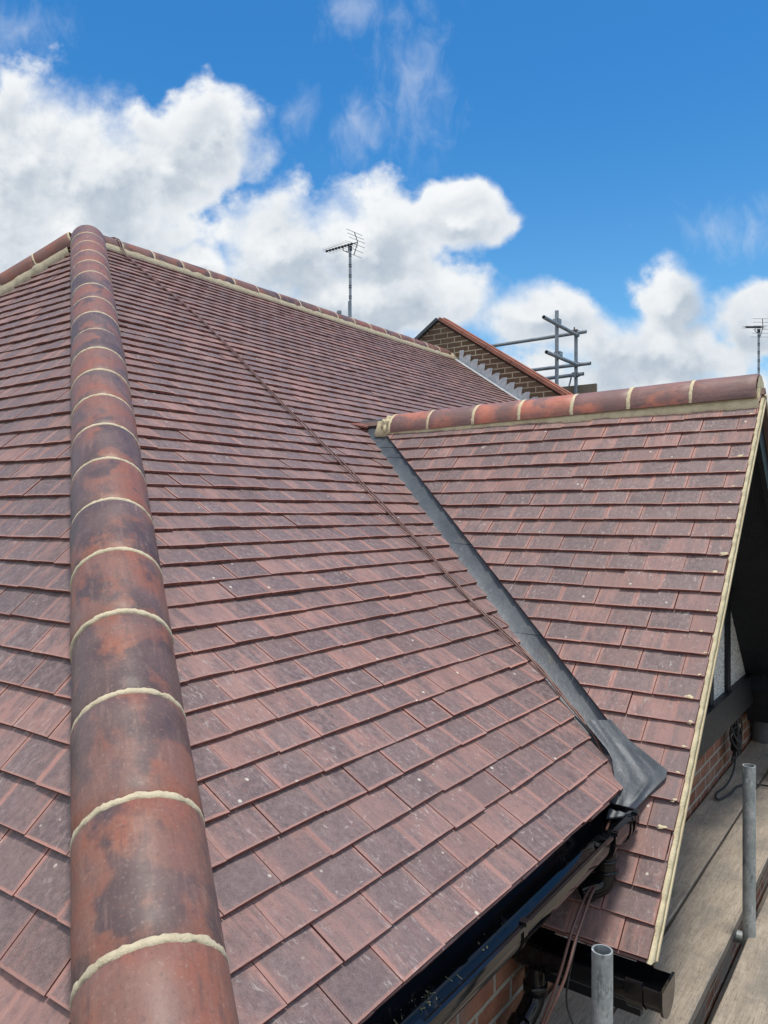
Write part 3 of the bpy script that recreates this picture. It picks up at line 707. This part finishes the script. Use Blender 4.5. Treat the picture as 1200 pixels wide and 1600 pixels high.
def gut_band(axis, fix, rim, a, wid, parent, name='gutter_bracket', r=.060, deep=.028, clips=True):
    prof = [(-r, .0), (-r, -deep)]+[(-r*math.cos(rad(x)), -deep-r*math.sin(rad(x))) for x in range(15, 180, 15)]+[(r, -deep), (r, .0)]
    inn = [(x*.90, z*.96) for x, z in prof]
    P_ = (lambda a, u, z: Vector((fix+u, a, rim+z))) if axis == 'y' else (lambda a, u, z: Vector((a, fix-u, rim+z)))
    mb = MB(); ring = prof+inn[::-1]; n = len(ring); V = [P_(q, *p) for q in (a-wid/2, a+wid/2) for p in ring]
    mb.idx(V, [(i, (i+1) % n, n+(i+1) % n, n+i) for i in range(n)], 0, False)
    for b_ in (0, n): mb.idx([V[b_+i] for i in range(n)], [(i, i+1, n-2-i, n-1-i) for i in range(n//2-1)], 0, False)
    if clips:
        c = P_(a, r*.93, .004); mb.obox(c, (.010, 0, 0) if axis == 'y' else (wid/2, 0, 0), (0, wid/2, 0) if axis == 'y' else (0, .010, 0), (0, 0, .005))
        c = P_(a, -r*.93, .004); mb.obox(c, (.010, 0, 0) if axis == 'y' else (wid/2, 0, 0), (0, wid/2, 0) if axis == 'y' else (0, .010, 0), (0, 0, .005))
    return mb.build(name, M['pvc'], parent)
def stop_end(axis, fix, rim, a, parent, r=.061, deep=.028, th=.008):
    prof = [(-r, .003), (-r, -deep)]+[(-r*math.cos(rad(x)), -deep-r*math.sin(rad(x))) for x in range(10, 180, 10)]+[(r, -deep), (r, .003)]
    P_ = (lambda a, u, z: Vector((fix+u, a, rim+z))) if axis == 'y' else (lambda a, u, z: Vector((a, fix-u, rim+z)))
    mb = MB(); n = len(prof); V = [P_(q, *p) for q in (a-th/2, a+th/2) for p in prof]
    mb.idx(V[:n], [tuple(range(n))], 0, False); mb.idx(V[n:], [tuple(range(n))[::-1]], 0, False)
    mb.idx(V, [(i, (i+1) % n, n+(i+1) % n, n+i) for i in range(n)], 0, False)
    return mb.build('stop_end', M['pvc'], parent)
GX, GZ = -.858, -.992
gm = gutter('y', GX, GZ, .62, 2.565)
for yy in (1.24, 1.70): gut_band('y', GX, GZ, yy, .022, gm)
stop_end('y', GX, GZ, 2.568, gm)
OY = 2.405
f1 = gut_band('y', GX, GZ, OY, .15, gm, 'running_outlet', r=.0625)
for e_ in (-.075, .075): gut_band('y', GX, GZ, OY+e_, .014, gm, 'gutter_clip', r=.066)
gut_band('y', GX, GZ, 2.535, .03, gm, 'gutter_clip', r=.064)
def pipe(name, pts, r, parent, mat='pvc', collars=()):
    P2 = []; pts = [Vector(p) for p in pts]
    for i, p in enumerate(pts):         # rounded corners
        if 0 < i < len(pts)-1:
            a = p+(pts[i-1]-p).normalized()*min(r*1.1, (pts[i-1]-p).length*.49); b_ = p+(pts[i+1]-p).normalized()*min(r*1.1, (pts[i+1]-p).length*.49)
            for k in range(7):
                t = k/6; P2.append(a*(1-t)**2+p*2*t*(1-t)+b_*t*t)
        else: P2.append(p)
    mb = MB(); mb.tube(P2, r, 26, cap=False)
    V = P2[-1]; d = (P2[-1]-P2[-2]).normalized(); mb.open_tube(V-d*.03, V+d*.001, r+.0045, r-.003, 26)
    o = mb.build(name, M[mat], parent)
    for c, d_, L in collars:
        m2 = MB(); d_ = Vector(d_).normalized(); c = Vector(c); m2.tube([c-d_*L/2, c-d_*(L/2-.003), c+d_*(L/2-.003), c+d_*L/2], [r+.001, r+.005, r+.005, r+.001], 26); m2.build('pipe_collar', M['pvc'], o)
    return o
dp = Vector((GX+.006, OY, 0))
pipe('downpipe', [dp+Vector((0, 0, GZ-.07)), dp+Vector((0, 0, GZ-.195)), dp+Vector((-.062, -.052, GZ-.215))], .034, house, collars=[(dp+Vector((0, 0, GZ-.115)), (0, 0, 1), .012), (dp+Vector((0, 0, GZ-.150)), (0, 0, 1), .012)])
# gable eaves gutter
G2Y, G2Z = 2.262, -1.352
g2 = gutter('x', G2Y, G2Z, -1.105, -.625)
stop_end('x', G2Y, G2Z, -.622, g2, r=.064)
gut_band('x', G2Y, G2Z, -.70, .05, g2, 'gutter_union', r=.064)
gut_band('x', G2Y, G2Z, -1.03, .09, g2, 'running_outlet', r=.064)
q = Vector((-1.03, G2Y, G2Z-.08))
pipe('downpipe', [q, q+Vector((0, 0, -.11)), q+Vector((-.02, -.15, -.20)), q+Vector((-.02, -.15, -1.2)), q+Vector((-.02, -.15, GROUND-q.z))], .034, house,
     collars=[(q+Vector((0, 0, -.075)), (0, 0, 1), .035), (q+Vector((-.012, -.085, -.158)), (-.02, -.15, -.09), .035), (q+Vector((-.02, -.15, -.25)), (0, 0, 1), .03)])
# hip end gutter round the corner
g3 = gutter('x', .672, GZ, -7.5, -.80)
stop_end('x', .672, GZ, -.797, g3)

# --- fascias
mb = MB(); mb.box((-.945, .74, -1.16), (-.922, 2.70, -.985)); mb.box((-1.105, .765, -1.165), (-.945, 2.55, -1.150)); mb.build('fascia_board', M['blackpaint'], house)
mb = MB(); mb.box((-10.3, .742, -1.16), (-.95, .762, -.985)); mb.build('fascia_board', M['blackpaint'], house)
mb = MB(); mb.box((-1.10, DEY+.020, -1.52), (-.72, DEY+.040, -1.395)); mb.build('fascia_board', M['blackpaint'], house)
mb = MB(); mb.box((-.945, 5.70, -1.16), (-.922, YW-.02, -.985)); mb.build('fascia_board', M['blackpaint'], house)
# --- walls
mb = MB(); mb.box((-1.35, .95, GROUND), (-1.11, YW-.01, -1.03)); mb.build('wall', M['brick'], house)
mb = MB(); mb.box((-10.1, .955, GROUND), (-1.352, 1.2, -1.03)); mb.build('wall', M['brickx'], house)
mb = MB(); mb.box((-10.1, 1.202, GROUND), (-9.85, YW-.01, -1.03)); mb.build('wall', M['brick'], house)
# pebbledashed gable triangle with black timbers
GXW = -1.05
gtop = lambda y: min(zD(y), zD(2*YR-y))-.12
mb = MB(); ys_ = [2.36, YR, 2*YR-2.36]
prism(mb, [(GXW, 2.62, -1.12), (GXW, 2*YR-2.62, -1.12), (GXW, 2*YR-2.62, gtop(2.62)), (GXW, YR, gtop(YR)), (GXW, 2.62, gtop(2.62))], (-.2, 0, 0))
mb.build('pebbledash_panel', M['pebble'], house)
for yc, w in ((5.10, .085), (4.15, .085), (3.4, .085), (4.65, .085)):
    mb = MB(); prism(mb, [(GXW+.02, yc-w/2, -1.10), (GXW+.02, yc+w/2, -1.10), (GXW+.02, yc+w/2, gtop(yc+w/2)), (GXW+.02, yc-w/2, gtop(yc-w/2))], (-.03, 0, 0)); mb.build('timber_stud', M['blackpaint'], house)
mb = MB(); mb.box((-1.14, 2.5, -1.30), (GXW+.045, 5.95, -1.105)); mb.build('timber_beam', M['blackpaint'], house)
mb = MB(); prism(mb, [(-.74, 5.78, -1.00), (-.74, 6.12, -1.30), (-.74, 6.12, -1.47), (-.74, 5.90, -1.47), (-.74, 5.66, -1.2)], (-.33, 0, 0)); mb.build('boxed_eave', M['blackpaint'], house)

# =================================================================== PARTY WALL
pw = thing('parapet_wall', 'old dark brick party wall with red coping rising past the far end of the roof', 'wall')
AX, AZ = -5.76, 2.74; sl = math.tan(rad(33.5))
pt = lambda x: AZ-abs(x-AX)*sl
mb = MB(); prism(mb, [(-10.2, YW, GROUND), (-.9, YW, GROUND), (-.9, YW, pt(-.9)), (AX, YW, AZ), (-10.2, YW, pt(-10.2))], (0, .23, 0)); mb.build('brick_wall', M['oldbrick'], pw)
dS = Vector((1, 0, -sl)).normalized(); dS2 = Vector((-1, 0, -sl)).normalized(); nS = Vector((sl, 0, 1)).normalized(); nS2 = Vector((-sl, 0, 1)).normalized()
for d_, nn, cnt in ((dS, nS, 13), (dS2, nS2, 12)):
    for k in range(cnt):
        a = Vector((AX, YW+.115, AZ))+d_*(.455*k+.004)+nn*.002; b_ = a+d_*.447
        mb = MB(); lo = [a+Vector((0, -.165, 0)), b_+Vector((0, -.165, 0)), b_+Vector((0, .165, 0)), a+Vector((0, .165, 0))]
        prism(mb, [p+nn*.046 for p in lo], -nn*.046); prism(mb, [lo[0]+Vector((0, .1, 0))+nn*.062, lo[1]+Vector((0, .1, 0))+nn*.062, lo[2]+Vector((0, -.1, 0))+nn*.062, lo[3]+Vector((0, -.1, 0))+nn*.062], -nn*.0158)
        mb.build('coping_tile', M['coping'] if d_ is dS else M['lead'], pw)
mb = MB(); prism(mb, [Vector((AX, YW-.012, AZ))+dS2*0+Vector((0, 0, -.03)), Vector((AX, YW-.012, AZ))+dS*5.9+Vector((0, 0, -.03)), Vector((AX, YW-.012, AZ))+dS*5.9, Vector((AX, YW-.012, AZ))], (0, .011, 0)); mb.build('coping_dark_strip', M['deck'], pw)  # dark strip along the wall top below the coping edge
n = 26
for k in range(n):
    x0 = RX+.18+k*.1113; x1 = x0+.1113
    if x0 > -2.7: break
    zt = zM(x0)+.165; r_ = .008+.0016*(k % 2)
    pts = [(x0-.012, YW-r_, zM(x0-.012)+.012), (x1+.0, YW-r_, zM(x1)+.012), (x1, YW-r_, zt-.0735), (x0+.050, YW-r_, zt-.112), (x0+.068, YW-r_, zt), (x0-.004, YW-r_, zt+.002)]
    mb = MB(); prism(mb, pts, (0, .006, 0)); mb.build('flashing_step', M['newlead'], pw)
mb = MB(); prism(mb, [Vector((RX, YW-.002, RZ+.03)), Vector((-2.7, YW-.002, zM(-2.7)+.03)), Vector((-2.7, YW-.10, zM(-2.7)+.012)), Vector((RX, YW-.10, RZ+.012))], (0, 0, -.006)); mb.build('lead_flashing', M['newlead'], pw)

# =================================================================== CABLES
def smooth_path(pts, n=10):
    pts = [Vector(p) for p in pts]; out = []
    for i in range(len(pts)-1):
        p0, p1, p2, p3 = pts[max(i-1, 0)], pts[i], pts[i+1], pts[min(i+2, len(pts)-1)]
        for k in range(n):
            t = k/n; out.append(.5*((2*p1)+(p2-p0)*t+(2*p0-5*p1+4*p2-p3)*t*t+(3*p1-p0-3*p2+p3)*t**3))
    return out+[pts[-1]]
cpts = [(-5.66, 3.93), (-5.48, 3.90), (-4.984, 3.848), (-4.49, 3.813), (-3.846, 3.653), (-3.265, 3.474), (-2.756, 3.35), (-2.113, 3.167), (-1.668, 3.012), (-1.37, 2.955), (-1.20, 2.875), (-1.05, 2.80)]
def roofcable(offs, seed, name, label, r=.0042):
    P_ = []
    for i, (x, y) in enumerate(smooth_path([(a, b, 0) for a, b in cpts], 16) and [(p.x, p.y) for p in smooth_path([(a, b, 0) for a, b in cpts], 16)]):
        o_ = offs+.006*mn.noise(Vector((i*.07, seed, 0)))+(.008*offs/abs(offs) if 70 < i < 120 else 0)*math.sin((i-70)/50*math.pi)
        z = zM(x); p = Vector((x, y+o_, z))+nM*(.017+.003*mn.noise(Vector((i*.2, seed, 3))))
        if x < -5.43: continue
        P_.append(p)
    rt = [Vector((RX+math.sin(rad(a_))*.127, 3.905+offs*1.5, RZ-.055+math.cos(rad(a_))*.127)) for a_ in (-40, -20, 0, 20, 40, 60, 78)]
    P_ = rt+P_
    e = Vector((-.93, 2.72+offs, -.955)); P_ += [e, Vector((-.90, 2.62+offs, -1.03)), Vector((-.885, 2.50, -1.055))]
    mb = MB(); mb.tube(P_, r, 8); return tag(mb.build(name, M['cable']), label, 'cable')
roofcable(-.006, 1, 'cable', 'brown aerial cable trailed down the main roof slope, the one nearer the hip')
roofcable(.008, 5, 'cable', 'brown aerial cable trailed down the main roof slope, the one nearer the valley')
def hang(pts, name, label, m, r=.0042):
    mb = MB(); mb.tube(smooth_path(pts, 12), r, 8); return tag(mb.build(name, M[m]), label, 'cable')
import itertools
_c, _s = math.cos(YAW), math.sin(YAW)
def at(px, py, depth):       # a point of the place given bearing, height angle and distance as surveyed from the photo
    a = (px-600)/1200*depth; b_ = depth; return Vector((a*_c-b_*_s, a*_s+b_*_c, (800-py)/1200*depth))
hang([at(932, 1375, 2.47), at(915, 1400, 2.36), at(895, 1450, 2.20), at(872, 1530, 2.10), at(842, 1610, 2.08), at(800, 1720, 2.07)], 'cable', 'brown cable hanging from the gutter to the boards, left of its pair', 'cable')
hang([at(935, 1378, 2.46), at(922, 1402, 2.35), at(902, 1460, 2.18), at(882, 1530, 2.09), at(850, 1605, 2.06), at(812, 1720, 2.05)], 'cable', 'brown cable hanging from the gutter to the boards, right of its pair', 'cable')
hang([at(934, 1382, 2.45), at(915, 1420, 2.32), at(902, 1465, 2.17), at(888, 1530, 2.13), at(886, 1570, 2.12), at(900, 1620, 2.10), at(905, 1700, 2.10)], 'cable', 'thin black cable hanging below the gable gutter behind the short pole', 'cableb', .003)

# =================================================================== GUTTER DEBRIS
mb = MB(); rr = random.Random(9)
for k in range(170):
    yy = rr.uniform(.75, 1.45) if rr.random() < .93 else rr.uniform(1.45, 2.3); u = rr.uniform(-.052, -.022)
    z = GZ-.028-.056*math.sqrt(max(0, 1-(u/.056)**2))+.006+rr.uniform(0, .02)*(1 if yy < 1.3 else .2)
    c = Vector((GX+u, yy, z)); d_ = Vector((rr.uniform(-1, 1), rr.uniform(-1, 1), rr.uniform(-.2, .5))).normalized()*rr.uniform(.003, .011); s_ = d_.orthogonal().normalized()*rr.uniform(.0006, .002)
    mb.face([c-d_-s_, c+d_-s_, c+d_+s_, c-d_+s_])
tag(mb.build('dry_moss', M['straw']), 'dry moss and straw scraps lying in the long black gutter', 'moss', kind='stuff')

# =================================================================== SCAFFOLD AT THE HOUSE
ZB = -1.68
def board(x0, x1, y0, y1, label, red=None):
    t_ = tag(link('scaffold_board', None), label, 'scaffold board', 'scaffold boards beside the house')
    mb = MB(); n = 60; V = []; zt = ZB+random.uniform(-.003, .003)
    for i in range(n+1):
        y = y0+(y1-y0)*i/n; j = .0035*mn.noise(Vector((y*3, x0*9, 1))); k_ = .0035*mn.noise(Vector((y*3, x0*9, 5))); c = .004*mn.noise(Vector((y*1.3, x0*5, 3)))
        V += [(x0+j, y, zt-.038), (x0+j, y, zt-.004+c), (x0+j+.004, y, zt+c), (x1+k_-.004, y, zt+c*.5), (x1+k_, y, zt-.004+c*.5), (x1+k_, y, zt-.038)]
    mb.idx(V, [(i*6+k, i*6+(k+1) % 6, (i+1)*6+(k+1) % 6, (i+1)*6+k) for i in range(n) for k in range(6)], 0, False)
    mb.idx(V[:6], [(0, 1, 2, 3, 4, 5)], 0, False); mb.idx(V[-6:], [(5, 4, 3, 2, 1, 0)], 0, False)
    mb.build('plank', M['board'], t_)
    if red:
        m2 = MB(); m2.box((x1-.004, red[0], zt-.041), (x1+.0065, red[1], zt+.007)); m2.build('painted_band', M['red'], t_)
    for yy in (y0, y1):
        m2 = MB(); s_ = 1 if yy == y1 else -1; m2.box((x0-.002, yy-s_*.035, zt-.041), (x1+.002, yy+s_*.002, zt+.0045)); m2.build('hoop_iron', M['galv'], t_)
    return t_
board(-1.098, -.888, -1.5, 6.4, 'weathered scaffold board lying tight against the brick wall')
board(-.877, -.659, -1.5, 7.1, 'weathered scaffold board, second out from the wall', red=(1.50, 1.62))
board(-.598, -.374, -1.5, 6.8, 'pale scaffold board on the outer side of the dark gap')
board(-.366, -.146, -1.5, 6.9, 'outer scaffold board at the right, two out from the dark gap')
board(-.138, .085, -1.5, 6.7, 'outer scaffold board, three out from the dark gap')
board(.093, .316, -1.5, 6.9, 'outer scaffold board, four out from the dark gap')
board(.324, .546, -1.5, 6.8, 'outermost scaffold board, five out from the dark gap')
for k, (x0, x1) in enumerate(((-1.10, -.878), (-.870, -.648), (-.598, -.374), (-.366, -.144), (-.136, .086), (.094, .316), (.324, .546))):
    t_ = board(x0, x1, -1.5, 7.0, 'scaffold board added lower down to darken the gap between the boards above'); t_.location = (0, 0, -1.35); t_['group'] = 'boards added below to darken the gap'  # boards added under the deck to block light and darken the gap
mb = MB()
# poles stand in the gap between the boards
def pole(p_top, label, below=True, extra=None):
    t_ = tag(link('scaffold_pole', None), label, 'scaffold pole', 'upright scaffold poles beside the boards')
    mb = MB(); x, y, z = p_top; mb.open_tube((x, y, z), (x, y, GROUND), .0242, .0200, 36); mb.build('tube', M['galv'], t_)
    m2 = MB(); m2.box((x-.075, y-.075, GROUND), (x+.075, y+.075, GROUND+.008)); m2.build('base_plate', M['galv'], t_)
    return t_
p1 = at(941, 1484, 1.79); p2 = at(1170.5, 1196, 3.05)
pole(p1, 'short bright galvanised pole standing in front of the gable gutter'); pole(p2, 'grey galvanised pole rising through the gap between boards at the right')
def tube_thing(a, b_, label, grp='tubes carrying the boards'):
    mb = MB(); mb.open_tube(a, b_, .0242, .0200, 24); return tag(mb.build('scaffold_tube', M['galv']), label, 'scaffold tube', grp)
tube_thing((-1.10, 2.05, ZB-.068), (.25, 2.05, ZB-.068), 'galvanised cross tube under the boards, the one seen in the dark gap')
tube_thing((-1.10, 3.42, ZB-.068), (.25, 3.42, ZB-.068), 'galvanised cross tube under the boards beside the taller pole')
tube_thing((-.80, .2, ZB-.119), (-.80, 7.0, ZB-.119), 'long galvanised ledger running under the boards')
# building clutter beyond the pole
mb = MB(); cc = at(1152, 1150, 5.3)
for k in range(9):
    rr = random.Random(60+k); r_ = rr.uniform(.07, .13); c = Vector((-1.045+.012*rr.random(), 5.32+rr.uniform(-.04, .04), -1.42+rr.uniform(-.10, .05)))
    mb.tube([c+Vector((.02*math.sin(a*2+k), math.cos(a)*r_*.6, math.sin(a)*r_)) for a in [i*math.pi/14 for i in range(29)]], .006, 6)
mb.tube(smooth_path([(-1.03, 5.3, -1.5), (-1.02, 5.2, -1.60), (-1.03, 5.05, -1.665), (-1.05, 4.85, -1.668), (-1.02, 4.75, -1.668), (-.98, 4.9, -1.668), (-.97, 5.05, -1.667), (-.88, 5.15, -1.667), (-.70, 5.15, -1.667)], 10), .006, 6)
tag(mb.build('cable_coil', M['cableb']), 'tangled coil of black cable against the brick wall beside the boards', 'cable coil')
tub = thing('plastic_tub', 'grey plastic tub standing at the far end of the boards', 'tub')
mb = MB(); tc_ = Vector((-1.00, 6.25, ZB)); mb.open_tube(tc_, tc_+Vector((0, 0, .30)), .105, .10, 32); mb.open_tube(tc_+Vector((0, 0, .27)), tc_+Vector((0, 0, .302)), .113, .101, 32)
mb.tube([tc_+Vector((0, 0, .004)), tc_+Vector((0, 0, .012))], .101, 32); mb.build('body', M['grey'], tub)
bag = thing('plastic_sack', 'crumpled white and yellow printed sack lying on the boards', 'sack')
def crumple(name, cx, cy, lx, ly, z0, h, mat, seed, parent):
    mb = MB(); n = 16; V = []
    for i in range(n+1):
        for j in range(n+1):
            u, v = i/n*2-1, j/n*2-1; e = max(0, (1-u**4)*(1-v**4))
            V.append((cx+lx*u+.02*mn.noise(Vector((u*3, v*3, seed))), cy+ly*v+.02*mn.noise(Vector((u*3, v*3, seed+4))), z0+.004+h*e**.6*(.6+.8*abs(mn.noise(Vector((u*2.2, v*2.2, seed+8)))))))
    mb.idx(V, [(i*(n+1)+j, (i+1)*(n+1)+j, (i+1)*(n+1)+j+1, i*(n+1)+j+1) for i in range(n) for j in range(n)], 0, False); return mb.build(name, mat, parent)
crumple('sack_body', -.72, 5.55, .13, .17, ZB, .13, M['white'], 2, bag); crumple('printed_panel', -.74, 5.36, .10, .07, ZB, .08, M['yellow'], 6, bag)

# =================================================================== AERIALS
def aerial(base, top, dirv, elv, label, nd=9, scale=1.):
    t_ = tag(link('tv_aerial', None), label, 'aerial', 'television aerials against the sky')
    mb = MB(); mb.tube([base, top], .019, 12)
    mb.build('mast', M['ally'], t_)
    mb = MB(); L = (Vector(top)-Vector(base)).length; ax = (Vector(top)-Vector(base)).normalized()
    for k in range(5):
        for q in (0, .028):
            c = Vector(top)-ax*(.10+k*.145*scale+q); mb.tube([c-ax*.006, c+ax*.006], .0215, 12)
    mb.build('mast_band', M['dark'], t_)
    d_ = Vector(dirv).normalized(); upv = Vector((0, 0, 1)); sd = d_.cross(upv).normalized(); upp = sd.cross(d_).normalized()
    c0 = Vector(top)+upp*.035
    tail_, nose = c0-d_*.12*scale, c0+d_*.46*scale
    mb = MB(); mb.tube([tail_, nose], .0075, 8); mb.build('boom', M['dark'], t_)
    for k in range(nd):
        c = c0+d_*(.44-.058*k)*scale; l = (.085+.006*k)*scale
        for s_, dz in ((1, .012), (-1, .012)):
            mb = MB(); mb.tube([c+upp*dz*s_-sd*l, c+upp*(dz*s_+.012)+sd*0, c+upp*dz*s_+sd*l], .0022, 6)
            if s_ == 1: mb.obox(c, d_*.014, sd*.011, upp*.012)
            mb.build('director', M['dark'], t_)
    # reflector grid, a bent vertical bar with cross rods
    rc = c0-d_*.12*scale
    top_r, bot_r = rc+upp*.15*scale-d_*-.04, rc-upp*.16*scale+d_*.05
    mb = MB(); mb.tube([top_r, rc-d_*.02, bot_r], .006, 8); mb.build('reflector_bar', M['dark'], t_)
    for k in range(6):
        f = k/5; c = top_r.lerp(rc-d_*.02, f*2) if f < .5 else (rc-d_*.02).lerp(bot_r, f*2-1)
        mb = MB(); mb.tube([c-sd*.165*scale, c+sd*.165*scale], .0034, 6); mb.build('reflector_rod', M['ally'], t_)
    mb = MB(); mb.tube(smooth_path([c0+d_*.12, c0+d_*.13-upp*.05, c0+d_*.07-upp*.08, Vector(top)-ax*.07], 6), .006, 8)
    mb.obox(Vector(top)-ax*.02, d_*.022, sd*.018, ax*.035); mb.build('clamp_bracket', M['dark'], t_)
    return t_
bearing = Vector((_c, _s, 0)); fwd = Vector((-_s, _c, 0))
b1 = at(548, 560, 10.6); b1.z = 1.15; t1 = at(547, 386, 10.6)
a1 = aerial(b1, t1, -bearing*.62+fwd*.50+Vector((0, 0, .0)), 0, 'tall television aerial on a banded mast behind the main ridge')
mb = MB(); mb.tube([at(546, 471, 10.56), at(546, 540, 10.56)], .019, 10); mb.build('support_pole', M['steel'], a1)
b2 = at(1185.5, 700, 13.5); t2 = at(1185.5, 515, 13.5)
a2 = aerial(b2, t2, fwd*.9-bearing*.03+Vector((0, 0, .22)), 0, 'more distant television aerial at the right edge above the gable ridge', scale=1.0)
# stub pipe behind the ridge
st_ = at(530, 486, 9.9); sb = st_.copy(); sb.z = 1.7
mb = MB(); mb.open_tube(st_, sb, .024, .020, 16); mb.open_tube(st_-Vector((0, 0, .03)), st_+Vector((0, 0, .002)), .030, .024, 16)
tag(mb.build('vent_pipe', M['steel']), 'small grey pipe end just showing over the main ridge left of the aerial', 'pipe')
# chimney the right aerial stands on
fh = thing('distant_chimney', 'brick chimney stack of a distant house carrying the right aerial', 'chimney')
mb = MB(); c = at(1186, 800, 13.6); mb.box((c.x-.3, c.y-.02-.3, GROUND), (c.x+.3, c.y+.55, 1.62)); mb.build('stack', M['brickx'], fh)
mb = MB(); mb.box((c.x-.36, c.y-.38, 1.62), (c.x+.36, c.y+.61, 1.72)); mb.build('cap', M['mortar_g'], fh)

# =================================================================== SCAFFOLD BEYOND THE PARTY WALL
sf = thing('steel_scaffolding', 'steel tube scaffold corner with guard rails beyond the party wall', 'scaffold')
def stube(a, b_, name, r=.026, m='steel'):
    mb = MB(); mb.open_tube(a, b_, r, r*.82, 20); return mb.build(name, M[m], sf)
D1 = 10.6; v1 = at(870, 485.5, D1); X1 = v1.x
D2 = D1*(-.582+.813*270/1200)/(-.582+.813*300/1200); v2 = at(900, 515, D2)
stube(v1, (v1.x, v1.y, GROUND), 'standard'); stube(v2, (v2.x, v2.y, GROUND), 'standard')
def yat(px, py, X):  # depth where this bearing meets plane X
    d_ = at(px, py, 1.0); return d_*(X/d_.x)
for (a, b_) in (((849.5, 495.4), (898, 522)), ((853.7, 550), (897, 568))):
    A_, B_ = yat(*a, X1+.05), yat(*b_, X1+.05); A_.z = B_.z = (A_.z+B_.z)/2
    A_ = yat(a[0], a[1], X1+.05); B_ = yat(b_[0], b_[1], X1+.05); stube(A_, (B_.x, B_.y+.12, B_.z), 'transom')
def yfix(px, py, Y): d_ = at(px, py, 1.0); return d_*(Y/d_.y)
for (a, b_) in (((916, 518), (740, 545)), ((923, 567.5), (800, 582)), ((912, 584), (830, 594.5))):
    stube(yfix(*a, v2.y-.05), yfix(*b_, v2.y-.05), 'guard_rail')
for (px, py, w_) in ((870, 503, v1), (872, 554, v1), (898, 520, v2), (899, 570, v2), (899, 586, v2)):
    c = at(px, py, D1 if w_ is v1 else D2); mb = MB(); mb.obox((c.x+.015, c.y-.025, c.z), (.045, 0, 0), (0, .045, 0), (0, 0, .030)); mb.tube([c+Vector((.03, -.09, -.05)), c+Vector((.03, -.09, .06))], .011, 8)
    mb.build('coupler', M['rust'] if py in (520,) else M['steel'], sf)
mb = MB(); A_, B_ = yfix(870, 604, v2.y+.05), yfix(931.6, 599, v2.y+.05); mb.box((A_.x, A_.y, B_.z-.225), (B_.x, A_.y+.038, B_.z)); mb.build('toe_board', M['toe'], sf)
stube(yfix(893, 588, v2.y+.1), yfix(887, 612, v2.y+.1), 'brace', .012)

# =================================================================== GROUND
mb = MB(); mb.face([(-400, -400, GROUND), (400, -400, GROUND), (400, 600, GROUND), (-400, 600, GROUND)])
tag(mb.build('ground', M['ground']), kind='structure')
